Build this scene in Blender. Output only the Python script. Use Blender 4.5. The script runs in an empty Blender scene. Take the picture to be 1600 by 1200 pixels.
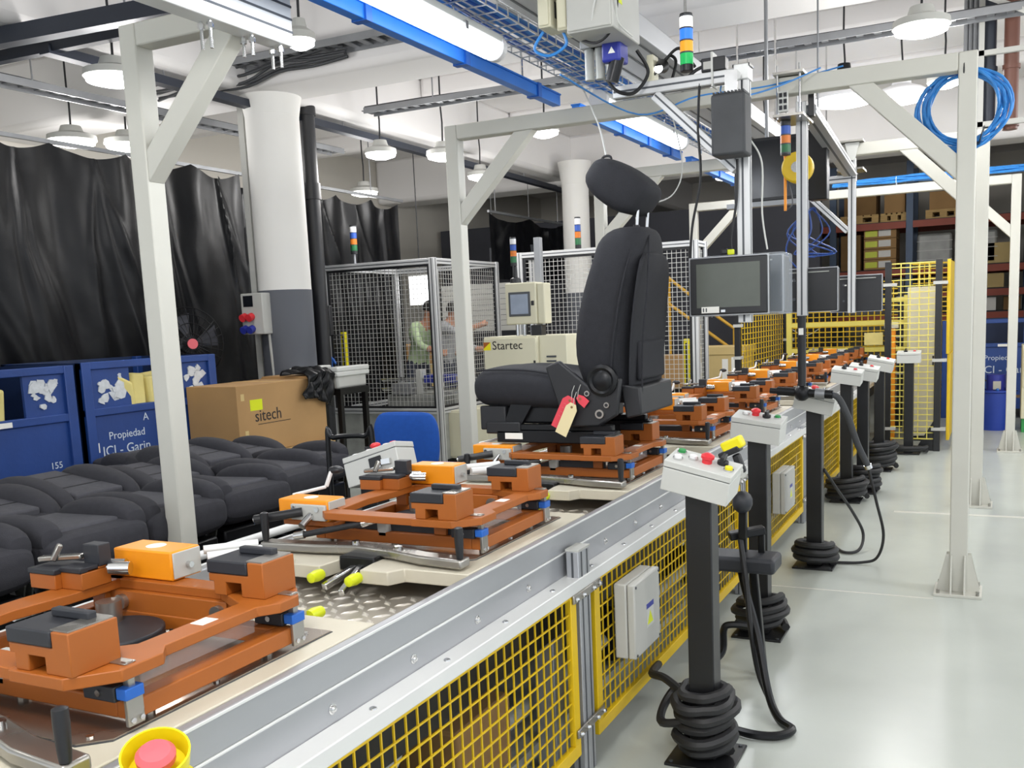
import bpy, math, random
from math import sin, cos, pi, radians, sqrt, atan2
from mathutils import Vector, Matrix
random.seed(7)
sc = bpy.context.scene
COL = sc.collection

# ---------------------------------------------------------------- camera
def cam_axes(yaw, pitch, roll):
    cy, sy = cos(yaw), sin(yaw)
    f = Vector((-sy*cos(pitch), cy*cos(pitch), sin(pitch)))
    r = Vector((cy, sy, 0)); u = r.cross(f)
    c, s = cos(roll), sin(roll)
    return c*r+s*u, -s*r+c*u, f
R_, U_, F_ = cam_axes(radians(25.729), radians(-7.868), radians(-2.378))
cd = bpy.data.cameras.new('camera'); cam = bpy.data.objects.new('camera', cd); COL.objects.link(cam)
m = Matrix.Identity(4)
for i in range(3):
    m[i][0] = R_[i]; m[i][1] = U_[i]; m[i][2] = -F_[i]
m[2][3] = 1.45
cam.matrix_world = m
cd.sensor_fit = 'HORIZONTAL'; cd.sensor_width = 36
cd.lens = 1484.5*36/1600
cd.shift_x = -43.4/1600; cd.shift_y = 103.8/1600
cd.clip_start = .05; cd.clip_end = 80
sc.camera = cam
# ---------------------------------------------------------------- world, exposure, ceiling light
w = bpy.data.worlds.new('World'); sc.world = w; w.use_nodes = True
bg = w.node_tree.nodes['Background']
bg.inputs[0].default_value = (.88, .94, 1, 1); bg.inputs[1].default_value = 1.25
vs = sc.view_settings
vs.view_transform = 'Standard'; vs.look = 'None'; vs.gamma = 1; vs.exposure = 0.0
vs.use_curve_mapping = False
def area(name, loc, sx, sy, power, col=(1, .98, .95), rot=(0, 0, 0), spread=180):
    l = bpy.data.lights.new(name, 'AREA'); l.shape = 'RECTANGLE'; l.size = sx; l.size_y = sy
    l.energy = power; l.color = col; l.spread = radians(spread)
    o = bpy.data.objects.new(name, l); COL.objects.link(o); o.location = loc; o.rotation_euler = rot
    return o
def bulb(name, loc, power, r=.12, col=(1, .98, .96)):
    l = bpy.data.lights.new(name, 'POINT'); l.energy = power; l.shadow_soft_size = r; l.color = col
    o = bpy.data.objects.new(name, l); COL.objects.link(o); o.location = loc; return o
# rows of high-bay lamps of the hall (the ones behind the camera too)
for (x, y) in ((-4.2, .4), (-.9, .4), (2.2, .4), (2.2, 4.6), (2.2, 9.), (-.9, -3.2)):
    bulb('hall_lamp_light', (x, y, 2.85), 22 if x < -3 else 112, .25)
# ---------------------------------------------------------------- materials
def lin(c): return c/12.92 if c <= .04045 else ((c+.055)/1.055)**2.4
def rgb(h): return tuple(lin(int(h[i:i+2], 16)/255) for i in (0, 2, 4))
MATS = {}
def mat(name, hexc, rough=.5, metal=0., var=.0, scale=6., bump=0., bscale=60., spec=None, alpha=1., stretch=None, rvar=0., coat=0.):
    m = bpy.data.materials.new(name); m.use_nodes = True; nt = m.node_tree; N = nt.nodes; L = nt.links
    b = N['Principled BSDF']; c = rgb(hexc)
    b.inputs['Base Color'].default_value = (*c, 1); b.inputs['Roughness'].default_value = rough; b.inputs['Metallic'].default_value = metal
    if spec is not None: b.inputs['Specular IOR Level'].default_value = spec
    if coat: b.inputs['Coat Weight'].default_value = coat
    if alpha < 1: b.inputs['Alpha'].default_value = alpha
    if var or bump or rvar:
        tc = N.new('ShaderNodeTexCoord'); mp = N.new('ShaderNodeMapping'); L.new(tc.outputs['Object'], mp.inputs[0])
        if stretch: mp.inputs['Scale'].default_value = stretch
        nz = N.new('ShaderNodeTexNoise'); nz.inputs['Scale'].default_value = scale; nz.inputs['Detail'].default_value = 4
        L.new(mp.outputs[0], nz.inputs['Vector'])
        if var:
            rp = N.new('ShaderNodeValToRGB'); L.new(nz.outputs['Fac'], rp.inputs[0])
            rp.color_ramp.elements[0].position = .3; rp.color_ramp.elements[1].position = .7
            rp.color_ramp.elements[0].color = (*[x*(1-var) for x in c], 1); rp.color_ramp.elements[1].color = (*[min(1, x*(1+var)) for x in c], 1)
            L.new(rp.outputs[0], b.inputs['Base Color'])
        if rvar:
            mr = N.new('ShaderNodeMapRange'); L.new(nz.outputs['Fac'], mr.inputs[0])
            mr.inputs[1].default_value = .3; mr.inputs[2].default_value = .7
            mr.inputs[3].default_value = max(.02, rough-rvar); mr.inputs[4].default_value = min(1, rough+rvar); L.new(mr.outputs[0], b.inputs['Roughness'])
        if bump:
            n2 = N.new('ShaderNodeTexNoise'); n2.inputs['Scale'].default_value = bscale; n2.inputs['Detail'].default_value = 3
            L.new(mp.outputs[0], n2.inputs['Vector'])
            bm = N.new('ShaderNodeBump'); bm.inputs['Strength'].default_value = bump; bm.inputs['Distance'].default_value = .01
            L.new(n2.outputs['Fac'], bm.inputs['Height']); L.new(bm.outputs[0], b.inputs['Normal'])
    MATS[name] = m; return m
def emit(name, hexc, strength, base=None):
    m = mat(name, base or hexc, .4); b = m.node_tree.nodes['Principled BSDF']
    b.inputs['Emission Color'].default_value = (*rgb(hexc), 1); b.inputs['Emission Strength'].default_value = strength
    return m
mat('floor_paint', 'B7BCB6', .25, 0, .07, 1.3, .06, 7.)
mat('ceiling_paint', 'DDDBDA', .85, 0, .05, .5)
mat('white_wall', 'CFCBC2', .8, 0, .05, .6)
mat('column_white', 'DDDCD8', .7, 0, .04, 1.2)
mat('column_grey', '55585F', .6, 0, .05, 1.5)
mat('dark_wall', '3A3B42', .8, 0, .15, .7)
mat('gantry_white', 'C6C5BC', .45, 0, .03, 2.)
mat('alu', 'A8AAAE', .38, .45, .05, 3., stretch=(1, .2, 1))
mat('alu_bright', 'CDCECF', .42, .35, .03, 3.)
mat('alu_white', 'DFE0DF', .4, .2, .03, 3.)
mat('alu_slot', '55585C', .5, .6)
mat('checker', 'BAB3A8', .38, .5, .08, 5.)
mat('checker_tread', 'E4DFD6', .3, .35)
mat('seat_insert', '47474D', .9, 0, .10, 40., .25, 350.)
mat('steel', 'A9A6A0', .3, .9, .08, 4., rvar=.08)
mat('steel_plate', 'A79D93', .25, .85, .10, 3., rvar=.07)
mat('chrome', 'D8D8D8', .15, 1.)
mat('cream_plate', 'CBC5B3', .5, .1, .06, 3.)
mat('orange_paint', '9F5719', .48, 0, .07, 5.)
mat('amber_paint', 'EE9413', .4, 0, .05, 5.)
mat('black_plastic', '1B1C20', .42, 0, .1, 5.)
mat('black_pad', '24262C', .5, 0, .08, 5.)
mat('black_metal', '17181B', .35, .4, .1, 5.)
mat('black_paint', '141518', .38, 0, .08, 4.)
mat('rubber', '1D1D1F', .55, 0, .1, 8.)
mat('seat_fabric', '1E1F25', .85, 0, .12, 40., .25, 350.)
mat('seat_fabric_grey', '303036', .88, 0, .10, 40., .25, 350.)
mat('seat_plastic', '1D1E22', .5, 0, .08, 9.)
mat('seat_steel', '5B5D57', .5, .5, .25, 18.)
mat('fence_yellow', 'D8B414', .45, 0, .06, 4.)
mat('pale_yellow', 'D9CB62', .5, 0, .05, 4.)
mat('signal_yellow', 'EBDD10', .4, 0, .04, 4.)
mat('lime', 'D6E016', .4)
mat('button_red', 'D8323A', .4); mat('pale_red', 'D9616A', .45)
mat('button_green', '2E8E4A', .4); mat('button_white', 'E6E6E6', .4)
mat('box_white', 'C6C7C3', .45, 0, .03, 4.)
mat('box_grey', 'B4B4AF', .5, 0, .05, 4.)
mat('cabinet_cream', 'CFCBB3', .5, 0, .03, 2.)
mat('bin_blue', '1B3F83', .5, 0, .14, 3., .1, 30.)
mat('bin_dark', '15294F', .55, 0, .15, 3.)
mat('chair_blue', '1552AE', .8, 0, .06, 40., .15, 300.)
mat('tub_blue', '1C3CA0', .4, 0, .06, 3.)
mat('cable_blue', '2F7FC8', .45, 0, .15, 20.)
mat('strip_blue', '2273D2', .4, 0, .05, 6.)
mat('bright_blue', '1E5FB8', .45)
mat('motor_blue', '2B3596', .4)
mat('cardboard', 'A98557', .85, 0, .07, 3.)
mat('cardboard_pale', 'C9B27B', .85, 0, .07, 3.)
mat('cardboard_dark', '86673F', .85, 0, .1, 3.)
mat('wood', 'C4A36B', .8, 0, .15, 6., stretch=(1, 8, 8))
mat('foam_yellow', 'E3D488', .9, 0, .06, 8.)
mat('paper', 'EFEEE8', .8); mat('paper_torn', 'CFD3D6', .85, 0, .12, 30.)
mat('tag_red', 'DB4452', .6); mat('tag_cream', 'E2D3A6', .7)
mat('ink', '2A2422', .7); mat('lettering_white', 'C9D3DF', .7)
mat('rack_orange', '9A4632', .55, 0, .1, 3.); mat('rack_blue', '4D5D74', .5, .2, .1, 3.)
mat('wrap_grey', '9C9E9A', .35, 0, .2, 6., .3, 20.)
mat('pipe_dark', '2A2F3A', .45, .2, .1, 3.); mat('pipe_brown', '6A4438', .5, 0, .1, 3.)
mat('tray_grey', '8D8F92', .45, .6, .1, 5.)
mat('cable_dark', '3B3D40', .6, 0, .15, 9.)
mat('plastic_sheet', '07080C', .36, 0, .1, 3., .2, 9., spec=.3)
mat('screen_grey', '5D615A', .2, 0, .15, 3.)
mat('screen_dark', '14161C', .18)
mat('screen_lcd', '8C97A8', .25, 0, .1, 9.)
mat('shirt_green', 'B9CDA2', .85, 0, .08, 9.); mat('shirt_grey', 'A2A3A6', .85, 0, .08, 9.)
mat('trousers', '3E4250', .85, 0, .08, 9.); mat('skin', 'B98468', .6); mat('hair', '201A17', .7)
mat('mesh_wire', 'C9C9C6', .4, .4)
mat('dirt_brown', '7A6248', .9, 0, .3, 12.)
mat('stair_yellow', 'C79A2E', .5)
mat('clear_wrap', 'C9D2DC', .15, 0, alpha=.35)
mat('acrylic', 'D9CFCB', .05, 0, alpha=.22)
emit('lamp_glow', 'FFFFFF', 6.); emit('tube_glow', 'F2F7FF', 7.)
emit('window_glow', 'FFFFFF', 3.)
emit('led_blue', '2E7BFF', 1.1, '1D4FC0'); emit('led_amber', 'F2A82A', .5, 'DE9418'); emit('led_green', '12C060', .5, '0F9A4C'); emit('led_white', 'FFFFFF', 1.)
mat('dome_white', 'E4E4E6', .4); mat('dome_blue', '2A55B0', .35); mat('dome_amber', 'D8761C', .35); mat('dome_green', '226B3F', .35)

# ---------------------------------------------------------------- mesh helpers
def V(*a): return Vector(a)
class MB:
    """collects shapes; coordinates are local to the thing, or world ones when a thing is passed in"""
    def __init__(s, t=None):
        s.v = []; s.f = []; s.o = -t.location if t is not None else Vector((0, 0, 0))
    def add(s, vs, fs):
        n = len(s.v); s.v += [Vector(p)+s.o for p in vs]; s.f += [tuple(i+n for i in f) for f in fs]; return s
    def box(s, x0, x1, y0, y1, z0, z1):
        return s.add([(x0, y0, z0), (x1, y0, z0), (x1, y1, z0), (x0, y1, z0), (x0, y0, z1), (x1, y0, z1), (x1, y1, z1), (x0, y1, z1)],
              [(0, 3, 2, 1), (4, 5, 6, 7), (0, 1, 5, 4), (1, 2, 6, 5), (2, 3, 7, 6), (3, 0, 4, 7)])
    def ob(s, c, h, M):
        c = Vector(c); P = [c+M@Vector((a*h[0], b*h[1], d*h[2])) for d in (-1, 1) for a, b in ((-1, -1), (1, -1), (1, 1), (-1, 1))]
        return s.add(P, [(0, 3, 2, 1), (4, 5, 6, 7), (0, 1, 5, 4), (1, 2, 6, 5), (2, 3, 7, 6), (3, 0, 4, 7)])
    def bar(s, p, q, wx, wy, up=(0, 0, 1)):
        p = Vector(p); q = Vector(q); d = (q-p); L = d.length; d.normalize(); u = Vector(up)
        if abs(d.dot(u)) > .98: u = Vector((0, 1, 0))
        a = d.cross(u).normalized(); b = a.cross(d).normalized()
        M = Matrix((a, d, b)).transposed()
        return s.ob((p+q)/2, (wx/2, L/2, wy/2), M)
    def cyl(s, p, q, r, r2=None, n=14):
        p = Vector(p); q = Vector(q); r2 = r if r2 is None else r2
        d = (q-p).normalized(); a = d.orthogonal().normalized(); b = d.cross(a)
        vs = []
        for c, rr in ((p, r), (q, r2)):
            vs += [c+rr*(cos(2*pi*i/n)*a+sin(2*pi*i/n)*b) for i in range(n)]
        fs = [(i, (i+1) % n, n+(i+1) % n, n+i) for i in range(n)]+[tuple(range(n-1, -1, -1)), tuple(range(n, 2*n))]
        return s.add(vs, fs)
    def tube(s, pts, r, n=8, closed=False):
        pts = [Vector(p) for p in pts]; N = len(pts); vs = []; fs = []; a = None
        for i in range(N):
            d = ((pts[(i+1) % N] if closed or i < N-1 else pts[i])-(pts[i-1] if closed or i > 0 else pts[i])).normalized()
            if a is None: a = d.orthogonal().normalized()
            else: a = (a-d*a.dot(d)).normalized()
            b = d.cross(a)
            vs += [pts[i]+r*(cos(2*pi*k/n)*a+sin(2*pi*k/n)*b) for k in range(n)]
        for i in range(N if closed else N-1):
            j = (i+1) % N
            fs += [(i*n+k, i*n+(k+1) % n, j*n+(k+1) % n, j*n+k) for k in range(n)]
        if not closed: fs += [tuple(range(n-1, -1, -1)), tuple((N-1)*n+k for k in range(n))]
        return s.add(vs, fs)
    def prism(s, poly, z0, z1, ax='z'):
        n = len(poly)
        def P(a, b, c): return {'z': (a, b, c), 'y': (a, c, b), 'x': (c, a, b)}[ax]
        vs = [P(a, b, z0) for a, b in poly]+[P(a, b, z1) for a, b in poly]
        return s.add(vs, [(i, (i+1) % n, n+(i+1) % n, n+i) for i in range(n)]+[tuple(range(n-1, -1, -1)), tuple(range(n, 2*n))])
    def lathe(s, prof, c=(0, 0, 0), n=20, M=None):
        c = Vector(c); vs = []; fs = []
        for r, z in prof:
            for k in range(n):
                p = Vector((r*cos(2*pi*k/n), r*sin(2*pi*k/n), z)); vs.append(c+(M@p if M else p))
        for i in range(len(prof)-1):
            fs += [(i*n+k, i*n+(k+1) % n, (i+1)*n+(k+1) % n, (i+1)*n+k) for k in range(n)]
        fs += [tuple(range(n-1, -1, -1)), tuple((len(prof)-1)*n+k for k in range(n))]
        return s.add(vs, fs)
    def ball(s, c, r, sc3=(1, 1, 1), n=14):
        k = n//2; prof = [(max(1e-4, sin(pi*i/k)), -cos(pi*i/k)) for i in range(k+1)]
        M = Matrix.Diagonal(Vector((r*sc3[0], r*sc3[1], r*sc3[2])))
        return s.lathe(prof, c, n, M)
    def loft(s, rings):
        n = len(rings[0]); vs = [p for r in rings for p in r]; fs = []
        for i in range(len(rings)-1):
            fs += [(i*n+k, i*n+(k+1) % n, (i+1)*n+(k+1) % n, (i+1)*n+k) for k in range(n)]
        fs += [tuple(range(n-1, -1, -1)), tuple((len(rings)-1)*n+k for k in range(n))]
        return s.add(vs, fs)
    def grid(s, f, nu, nv):
        vs = [f(i/nu, j/nv) for j in range(nv+1) for i in range(nu+1)]
        return s.add(vs, [(j*(nu+1)+i, j*(nu+1)+i+1, (j+1)*(nu+1)+i+1, (j+1)*(nu+1)+i) for j in range(nv) for i in range(nu)])
    def build(s, name, m, parent=None, bev=0., smooth=True, fix=True, sub=0):
        me = bpy.data.meshes.new(name)
        off = Vector((0, 0, 0))
        if parent is None and s.v:
            xs = [[p[i] for p in s.v] for i in range(3)]
            off = Vector(((min(xs[0])+max(xs[0]))/2, (min(xs[1])+max(xs[1]))/2, min(xs[2])))
        me.from_pydata([p-off for p in s.v], [], s.f); me.update()
        if fix:
            import bmesh
            b = bmesh.new(); b.from_mesh(me); bmesh.ops.recalc_face_normals(b, faces=b.faces); b.to_mesh(me); b.free()
        if smooth:
            me.polygons.foreach_set('use_smooth', [True]*len(me.polygons)); me.set_sharp_from_angle(angle=radians(38))
        me.materials.append(MATS[m])
        o = bpy.data.objects.new(name, me); COL.objects.link(o)
        if parent is not None: o.parent = parent
        else: o.location = off
        if bev:
            md = o.modifiers.new('bevel', 'BEVEL'); md.width = bev; md.segments = 2; md.limit_method = 'ANGLE'
        if sub:
            md = o.modifiers.new('sub', 'SUBSURF'); md.levels = sub; md.render_levels = sub
        return o
def tag(o, label=None, cat=None, group=None, kind=None):
    if label: o['label'] = label
    if cat: o['category'] = cat
    if group: o['group'] = group
    if kind: o['kind'] = kind
    return o
def thing(name, label, cat, loc=(0, 0, 0), group=None, rz=0.):
    o = bpy.data.objects.new(name, None); COL.objects.link(o); o.location = loc; o.rotation_euler = (0, 0, rz); o.empty_display_size = .1
    return tag(o, label, cat, group)
KIDS = {}
def copy_tree(o, parent=None):
    c = o.copy(); COL.objects.link(c)
    if parent is not None: c.parent = parent
    for ch in [x for x in bpy.data.objects if x.parent == o]: copy_tree(ch, c)
    return c
def spl(pts, n=8, closed=False):
    P = [Vector(p) for p in pts]; out = []; N = len(P)
    for i in range(N if closed else N-1):
        p0 = P[(i-1) % N] if closed or i > 0 else P[0]; p1 = P[i]; p2 = P[(i+1) % N]; p3 = P[(i+2) % N] if closed or i < N-2 else P[-1]
        for k in range(n):
            t = k/n
            out.append(.5*((2*p1)+(p2-p0)*t+(2*p0-5*p1+4*p2-p3)*t*t+(3*p1-p0-3*p2+p3)*t**3))
    if not closed: out.append(P[-1])
    return out
def text(name, body, size, mtx, m, parent, ext=.0008, space=1.):
    cu = bpy.data.curves.new('t', 'FONT'); cu.body = body; cu.size = size; cu.extrude = ext; cu.space_character = space; cu.resolution_u = 3
    to = bpy.data.objects.new('t', cu); COL.objects.link(to)
    dg = bpy.context.evaluated_depsgraph_get(); me = bpy.data.meshes.new_from_object(to.evaluated_get(dg))
    bpy.data.objects.remove(to); bpy.data.curves.remove(cu)
    me.transform(mtx); me.materials.clear(); me.materials.append(MATS[m])
    o = bpy.data.objects.new(name, me); COL.objects.link(o); o.parent = parent; return o
def TM(o, ex, ey):      # text frame: origin, reading direction, up direction
    ex = Vector(ex).normalized(); ey = Vector(ey).normalized(); ez = ex.cross(ey)
    M = Matrix.Identity(4)
    for i in range(3): M[i][0] = ex[i]; M[i][1] = ey[i]; M[i][2] = ez[i]; M[i][3] = o[i]
    return M
def struct(mb, name, m, **k): return tag(mb.build(name, m, **k), kind='structure')
def profile_bar(t, name, p, q, wx=.05, wy=.05, up=(0, 0, 1), parent=None, m='alu'):
    """slotted aluminium extrusion: body plus a dark slot on each long side (a sub-part)"""
    o = MB(t).bar(p, q, wx, wy, up).build(name, m, parent or t, bev=.003)
    p = Vector(p); q = Vector(q); d = (q-p).normalized(); u = Vector(up)
    if abs(d.dot(u)) > .98: u = Vector((0, 1, 0))
    a = d.cross(u).normalized(); b = a.cross(d).normalized(); s = MB(t)
    for e, ww in ((a, wx), (-a, wx), (b, wy), (-b, wy)):
        o2 = (wy if e in (a, -a) else wx)*.16
        s.bar(p+e*(ww/2+.0004)+d*.004, q+e*(ww/2+.0004)-d*.004, *( (.0016, o2) if abs(e.dot(a)) > .5 else (o2, .0016)), up=up)
    s.build('slot', 'alu_slot', o)
    return o
def wire_grid(t, parent, o, eu, ev, W, H, pitch, r, m, name='wire_mesh', pv=None):
    o = Vector(o); eu = Vector(eu); ev = Vector(ev); s = MB(t); pv = pv or pitch
    nrm = eu.cross(ev).normalized()
    for i in range(1, int(W/pitch)+1):
        if i*pitch < W: s.bar(o+eu*i*pitch, o+eu*i*pitch+ev*H, r*2, r*2, nrm)
    for j in range(1, int(H/pv)+1):
        if j*pv < H: s.bar(o+ev*j*pv+nrm*r*1.2, o+ev*j*pv+eu*W+nrm*r*1.2, r*2, r*2, nrm)
    return s.build(name, m, parent, smooth=False, fix=False)

# ================================================================ THE SETTING
struct(MB().add([(-14, -4, 0), (5, -4, 0), (5, 20, 0), (-14, 20, 0)], [(0, 1, 2, 3)]), 'floor', 'floor_paint', fix=False)
struct(MB().box(-14, 5, -4, 20, 3.95, 4.1), 'ceiling', 'ceiling_paint')
struct(MB().box(-8.9, -8.7, 1, 18.6, 0, 3.95), 'wall_left', 'white_wall')
b = MB().box(-8.9, 5, 18.6, 18.8, 0, 3.95); struct(b, 'wall_back', 'white_wall')
struct(MB().box(-8.6, -2.3, 14.3, 14.5, 0, 3.0), 'wall_rear_store', 'dark_wall')
struct(MB().box(.55, .75, 12.6, 18.5, 0, 3.95), 'wall_right', 'white_wall')
# concrete beams
def beam(x0, x1, y0, y1, z): 
    return struct(MB().box(x0, x1, y0, y1, z, 3.98), 'ceiling_beam', 'ceiling_paint', bev=.06)
beam(-8.7, 5, 6.15, 6.75, 3.36); beam(-8.7, 5, 12.6, 13.2, 3.3); beam(-8.7, 5, .4, 1.0, 3.36)
beam(-5.95, -5.4, .95, 6.2, 3.36); beam(-5.95, -5.4, 6.7, 12.65, 3.36); beam(-5.95, -5.4, 13.15, 18.6, 3.36)
beam(.6, 1.2, .95, 6.2, 3.36); beam(.6, 1.2, 6.7, 12.65, 3.36)
for y in (8.7, 10.7): beam(-5.4, .6, y, y+.22, 3.72)
for y in (8.6, 10.6): beam(-8.7, -5.95, y, y+.22, 3.72)
for y in (2.7, 4.6): beam(-5.4, .6, y, y+.22, 3.78)
# round columns, white above a grey dado
for (x, y, r) in ((-5.48, 6.5, .22), (-5.12, 12.05, .18)):
    c = struct(MB().cyl((x, y, 1.78), (x, y, 3.2), r, n=40).cyl((x, y, 3.2), (x, y, 3.5), r, r*1.25, n=40), 'column', 'column_white')
    MB(c).cyl((x, y, 0), (x, y, 1.78), r+.003, n=40).build('painted_dado', 'column_grey', c)

# pipes and channels under the ceiling
def single(mb, name, m, label, cat, group=None, **k): return tag(mb.build(name, m, **k), label, cat, group)
def rod(o, x, y, z): MB(o).cyl((x, y, z), (x, y, 3.96), .006, n=6).build('hanger_rod', 'tray_grey', o)
o = single(MB().bar((-7.4, 3.98, 3.3), (-3.9, 4.32, 3.3), .09, .1), 'ceiling_channel', 'pipe_dark', 'thick dark steel channel crossing behind the top of the nearest left gantry post', 'channel'); rod(o, -4.6, 4.25, 3.35); rod(o, -6.4, 4.08, 3.35)
o = single(MB().bar((-7.4, 4.36, 3.3), (-3.9, 4.52, 3.3), .06, .07), 'ceiling_channel', 'pipe_dark', 'thinner dark blue channel running below the thick one at top left', 'channel'); rod(o, -4.7, 4.48, 3.33); rod(o, -6.6, 4.4, 3.33)
MB(o).box(-5.16, -5.06, 4.42, 4.5, 3.34, 3.42).build('clamp', 'pipe_dark', o)
o = single(MB().bar((-5.5, 4.4, 3.28), (-5.72, 13.9, 3.28), .09, .06), 'ceiling_channel', 'pipe_dark', 'long dark channel running away past the white round column', 'channel')
for y in (5.4, 7.6, 9.6, 11.6): rod(o, -5.5-.022*(y-4.4), y, 3.31)
single(MB().cyl((-5.5, 6.98, .0), (-5.5, 6.98, 3.45), .068, n=20).cyl((-5.5, 6.98, 2.58), (-5.5, 6.98, 2.72), .08, n=20).cyl((-5.5, 6.98, 3.3), (-5.5, 6.98, 3.4), .08, n=20), 'drain_pipe', 'black_plastic', 'black vertical drain pipe with collars beside the white column', 'pipe')
single(MB().box(-5.78, -5.72, 6.42, 6.48, 0, 3.36), 'conduit', 'box_grey', 'thin pale conduit running down the left side of the white column', 'conduit')
def cable_tray(p, q, wd, label, hz=.05, m='tray_grey', full=False):
    p = Vector(p); q = Vector(q); d = (q-p); L = d.length; d.normalize(); a = Vector((d.y, -d.x, 0))
    t = thing('cable_tray', label, 'cable tray', (p+q)/2)
    for sgn in (-1, 1): MB(t).bar(p+a*sgn*wd/2, q+a*sgn*wd/2, .012, hz).build('side_rail', m, t)
    s = MB(t); n = int(L/.12)
    for i in range(n+1): s.bar(p+d*(L*i/n)-a*wd/2, p+d*(L*i/n)+a*wd/2, .05, .008)
    tag(s.build('rungs', m, t, smooth=False), kind='stuff')
    for k, rr in enumerate((.018, .013, .02)):
        off = a*(-.25+.25*k)*wd; rnd = random.Random(k)
        pts = [p+d*(L*i/10)+off+Vector((0, 0, .022))+a*rnd.uniform(-.02, .02) for i in range(11)]
        MB(t).tube(pts, rr, 6).build('cable', 'cable_dark', t)
    for f in (.12, .5, .88): MB(t).cyl(p+d*L*f+a*wd*.5, (p+d*L*f+a*wd*.5)[:2]+(3.96,), .006, n=6).build('hanger_rod', m, t)
    return t
cable_tray((-5.4, 6.02, 3.5), (-.2, 6.02, 3.5), .22, 'wide cable tray along the near edge of the ceiling beam')
cable_tray((-5.2, 7.5, 3.38), (.9, 7.5, 3.38), .16, 'slotted cable tray running past the pendant lamps above the white gantries')
cable_tray((-6.2, 4.3, 3.22), (-6.1, 8.2, 3.22), .16, 'slotted cable tray above the black sheet at upper left')
t = thing('cable_bundle', 'untidy cables draped along the ceiling beam above the white column', 'cables', (-5.6, 6.1, 3.4))
for k in range(6):
    rnd = random.Random(k); pts = [(-6.3+.32*i, 6.09-.012*k, 3.37+.02*k+rnd.uniform(-.03, .03)+(.05 if i > 3 else 0)) for i in range(7)]
    MB(t).tube(spl(pts, 4), .011, 6).build('cable', 'cable_dark', t)
# vertical service pipes at the right
for (x, r, mm, lab) in ((-.19, .06, 'tray_grey', 'grey ribbed conduit bundle, first of the upright pipes right of the gantries'), (-.085, .05, 'pipe_dark', 'dark upright pipe between the grey conduits and the brown pipe'), (.06, .05, 'pipe_brown', 'brown rusty upright pipe beside the dark pipe')):
    t = thing('service_pipe', lab, 'pipe', (x, 7.75, 2.64))
    s = MB(t)
    if mm == 'tray_grey':
        for k in range(4): s.cyl((x-.045+.03*k, 7.75, 2.64), (x-.045+.03*k, 7.75, 3.95), .015, n=8)
    else: s.cyl((x, 7.75, 2.64), (x, 7.75, 3.95), r, n=14)
    s.build('pipe', mm, t)
    for z in (2.66, 3.05): MB(t).cyl((x, 7.75, z), (x, 7.75, z+.03), r*1.2, n=14).build('collar', mm, t)
t = thing('pipe_bracket', 'pale steel support frame holding the upright pipes', 'bracket', (0, 7.65, 3))
for z in (2.68, 3.16, 3.6): MB(t).bar((-.26, 7.65, z), (.34, 7.65, z), .035, .035).build('crossbar', 'box_grey', t)
MB(t).bar((-.2, 7.62, 3.58), (.34, 7.3, 3.2), .035, .035).build('brace', 'box_grey', t)
for x in (-.13, .33): MB(t).bar((x, 7.65, 2.62), (x, 7.65, 3.95), .035, .035).build('upright', 'box_grey', t)

s_ = struct(MB().box(-.62, 3., 6.98, 7.03, .0, .0015), 'floor_marking', 'gantry_white')
struct(MB().box(-1.05, -.25, 4.92, 4.932, .0, .001), 'floor_marking', 'gantry_white')

# ---------------------------------------------------------------- pendant lamps
def pendant(x, y, z, r, label, kind='bell', pw=30):
    t = thing('pendant_lamp', label, 'lamp', (x, y, z))
    if kind == 'bell':
        MB().lathe([(r, .0), (r*.96, .03), (r*.72, .07), (r*.35, .1), (r*.3, .16), (.02, .18)], n=24).build('shade', 'dome_white', t)
        MB().cyl((0, 0, .15), (0, 0, .27), r*.27, r*.2, n=14).build('driver_housing', 'black_metal', t)
    else:
        MB().lathe([(r, .0), (r*.98, .04), (r*.5, .07), (r*.4, .12)], n=24).build('shade', 'box_grey', t)
    MB().lathe([(r*.93, -.002), (r*.9, -.028), (r*.45, -.05), (.001, -.056)], n=24).build('lens', 'lamp_glow', t)
    MB().tube([(0, 0, .12), (.006, 0, .3), (-.004, 0, .45), (0, 0, 3.95-z)], .008, 6).build('cord', 'black_plastic', t)
    if pw: bulb('pendant_light', (x, y, z-.17), pw*1.15, .14)
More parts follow.
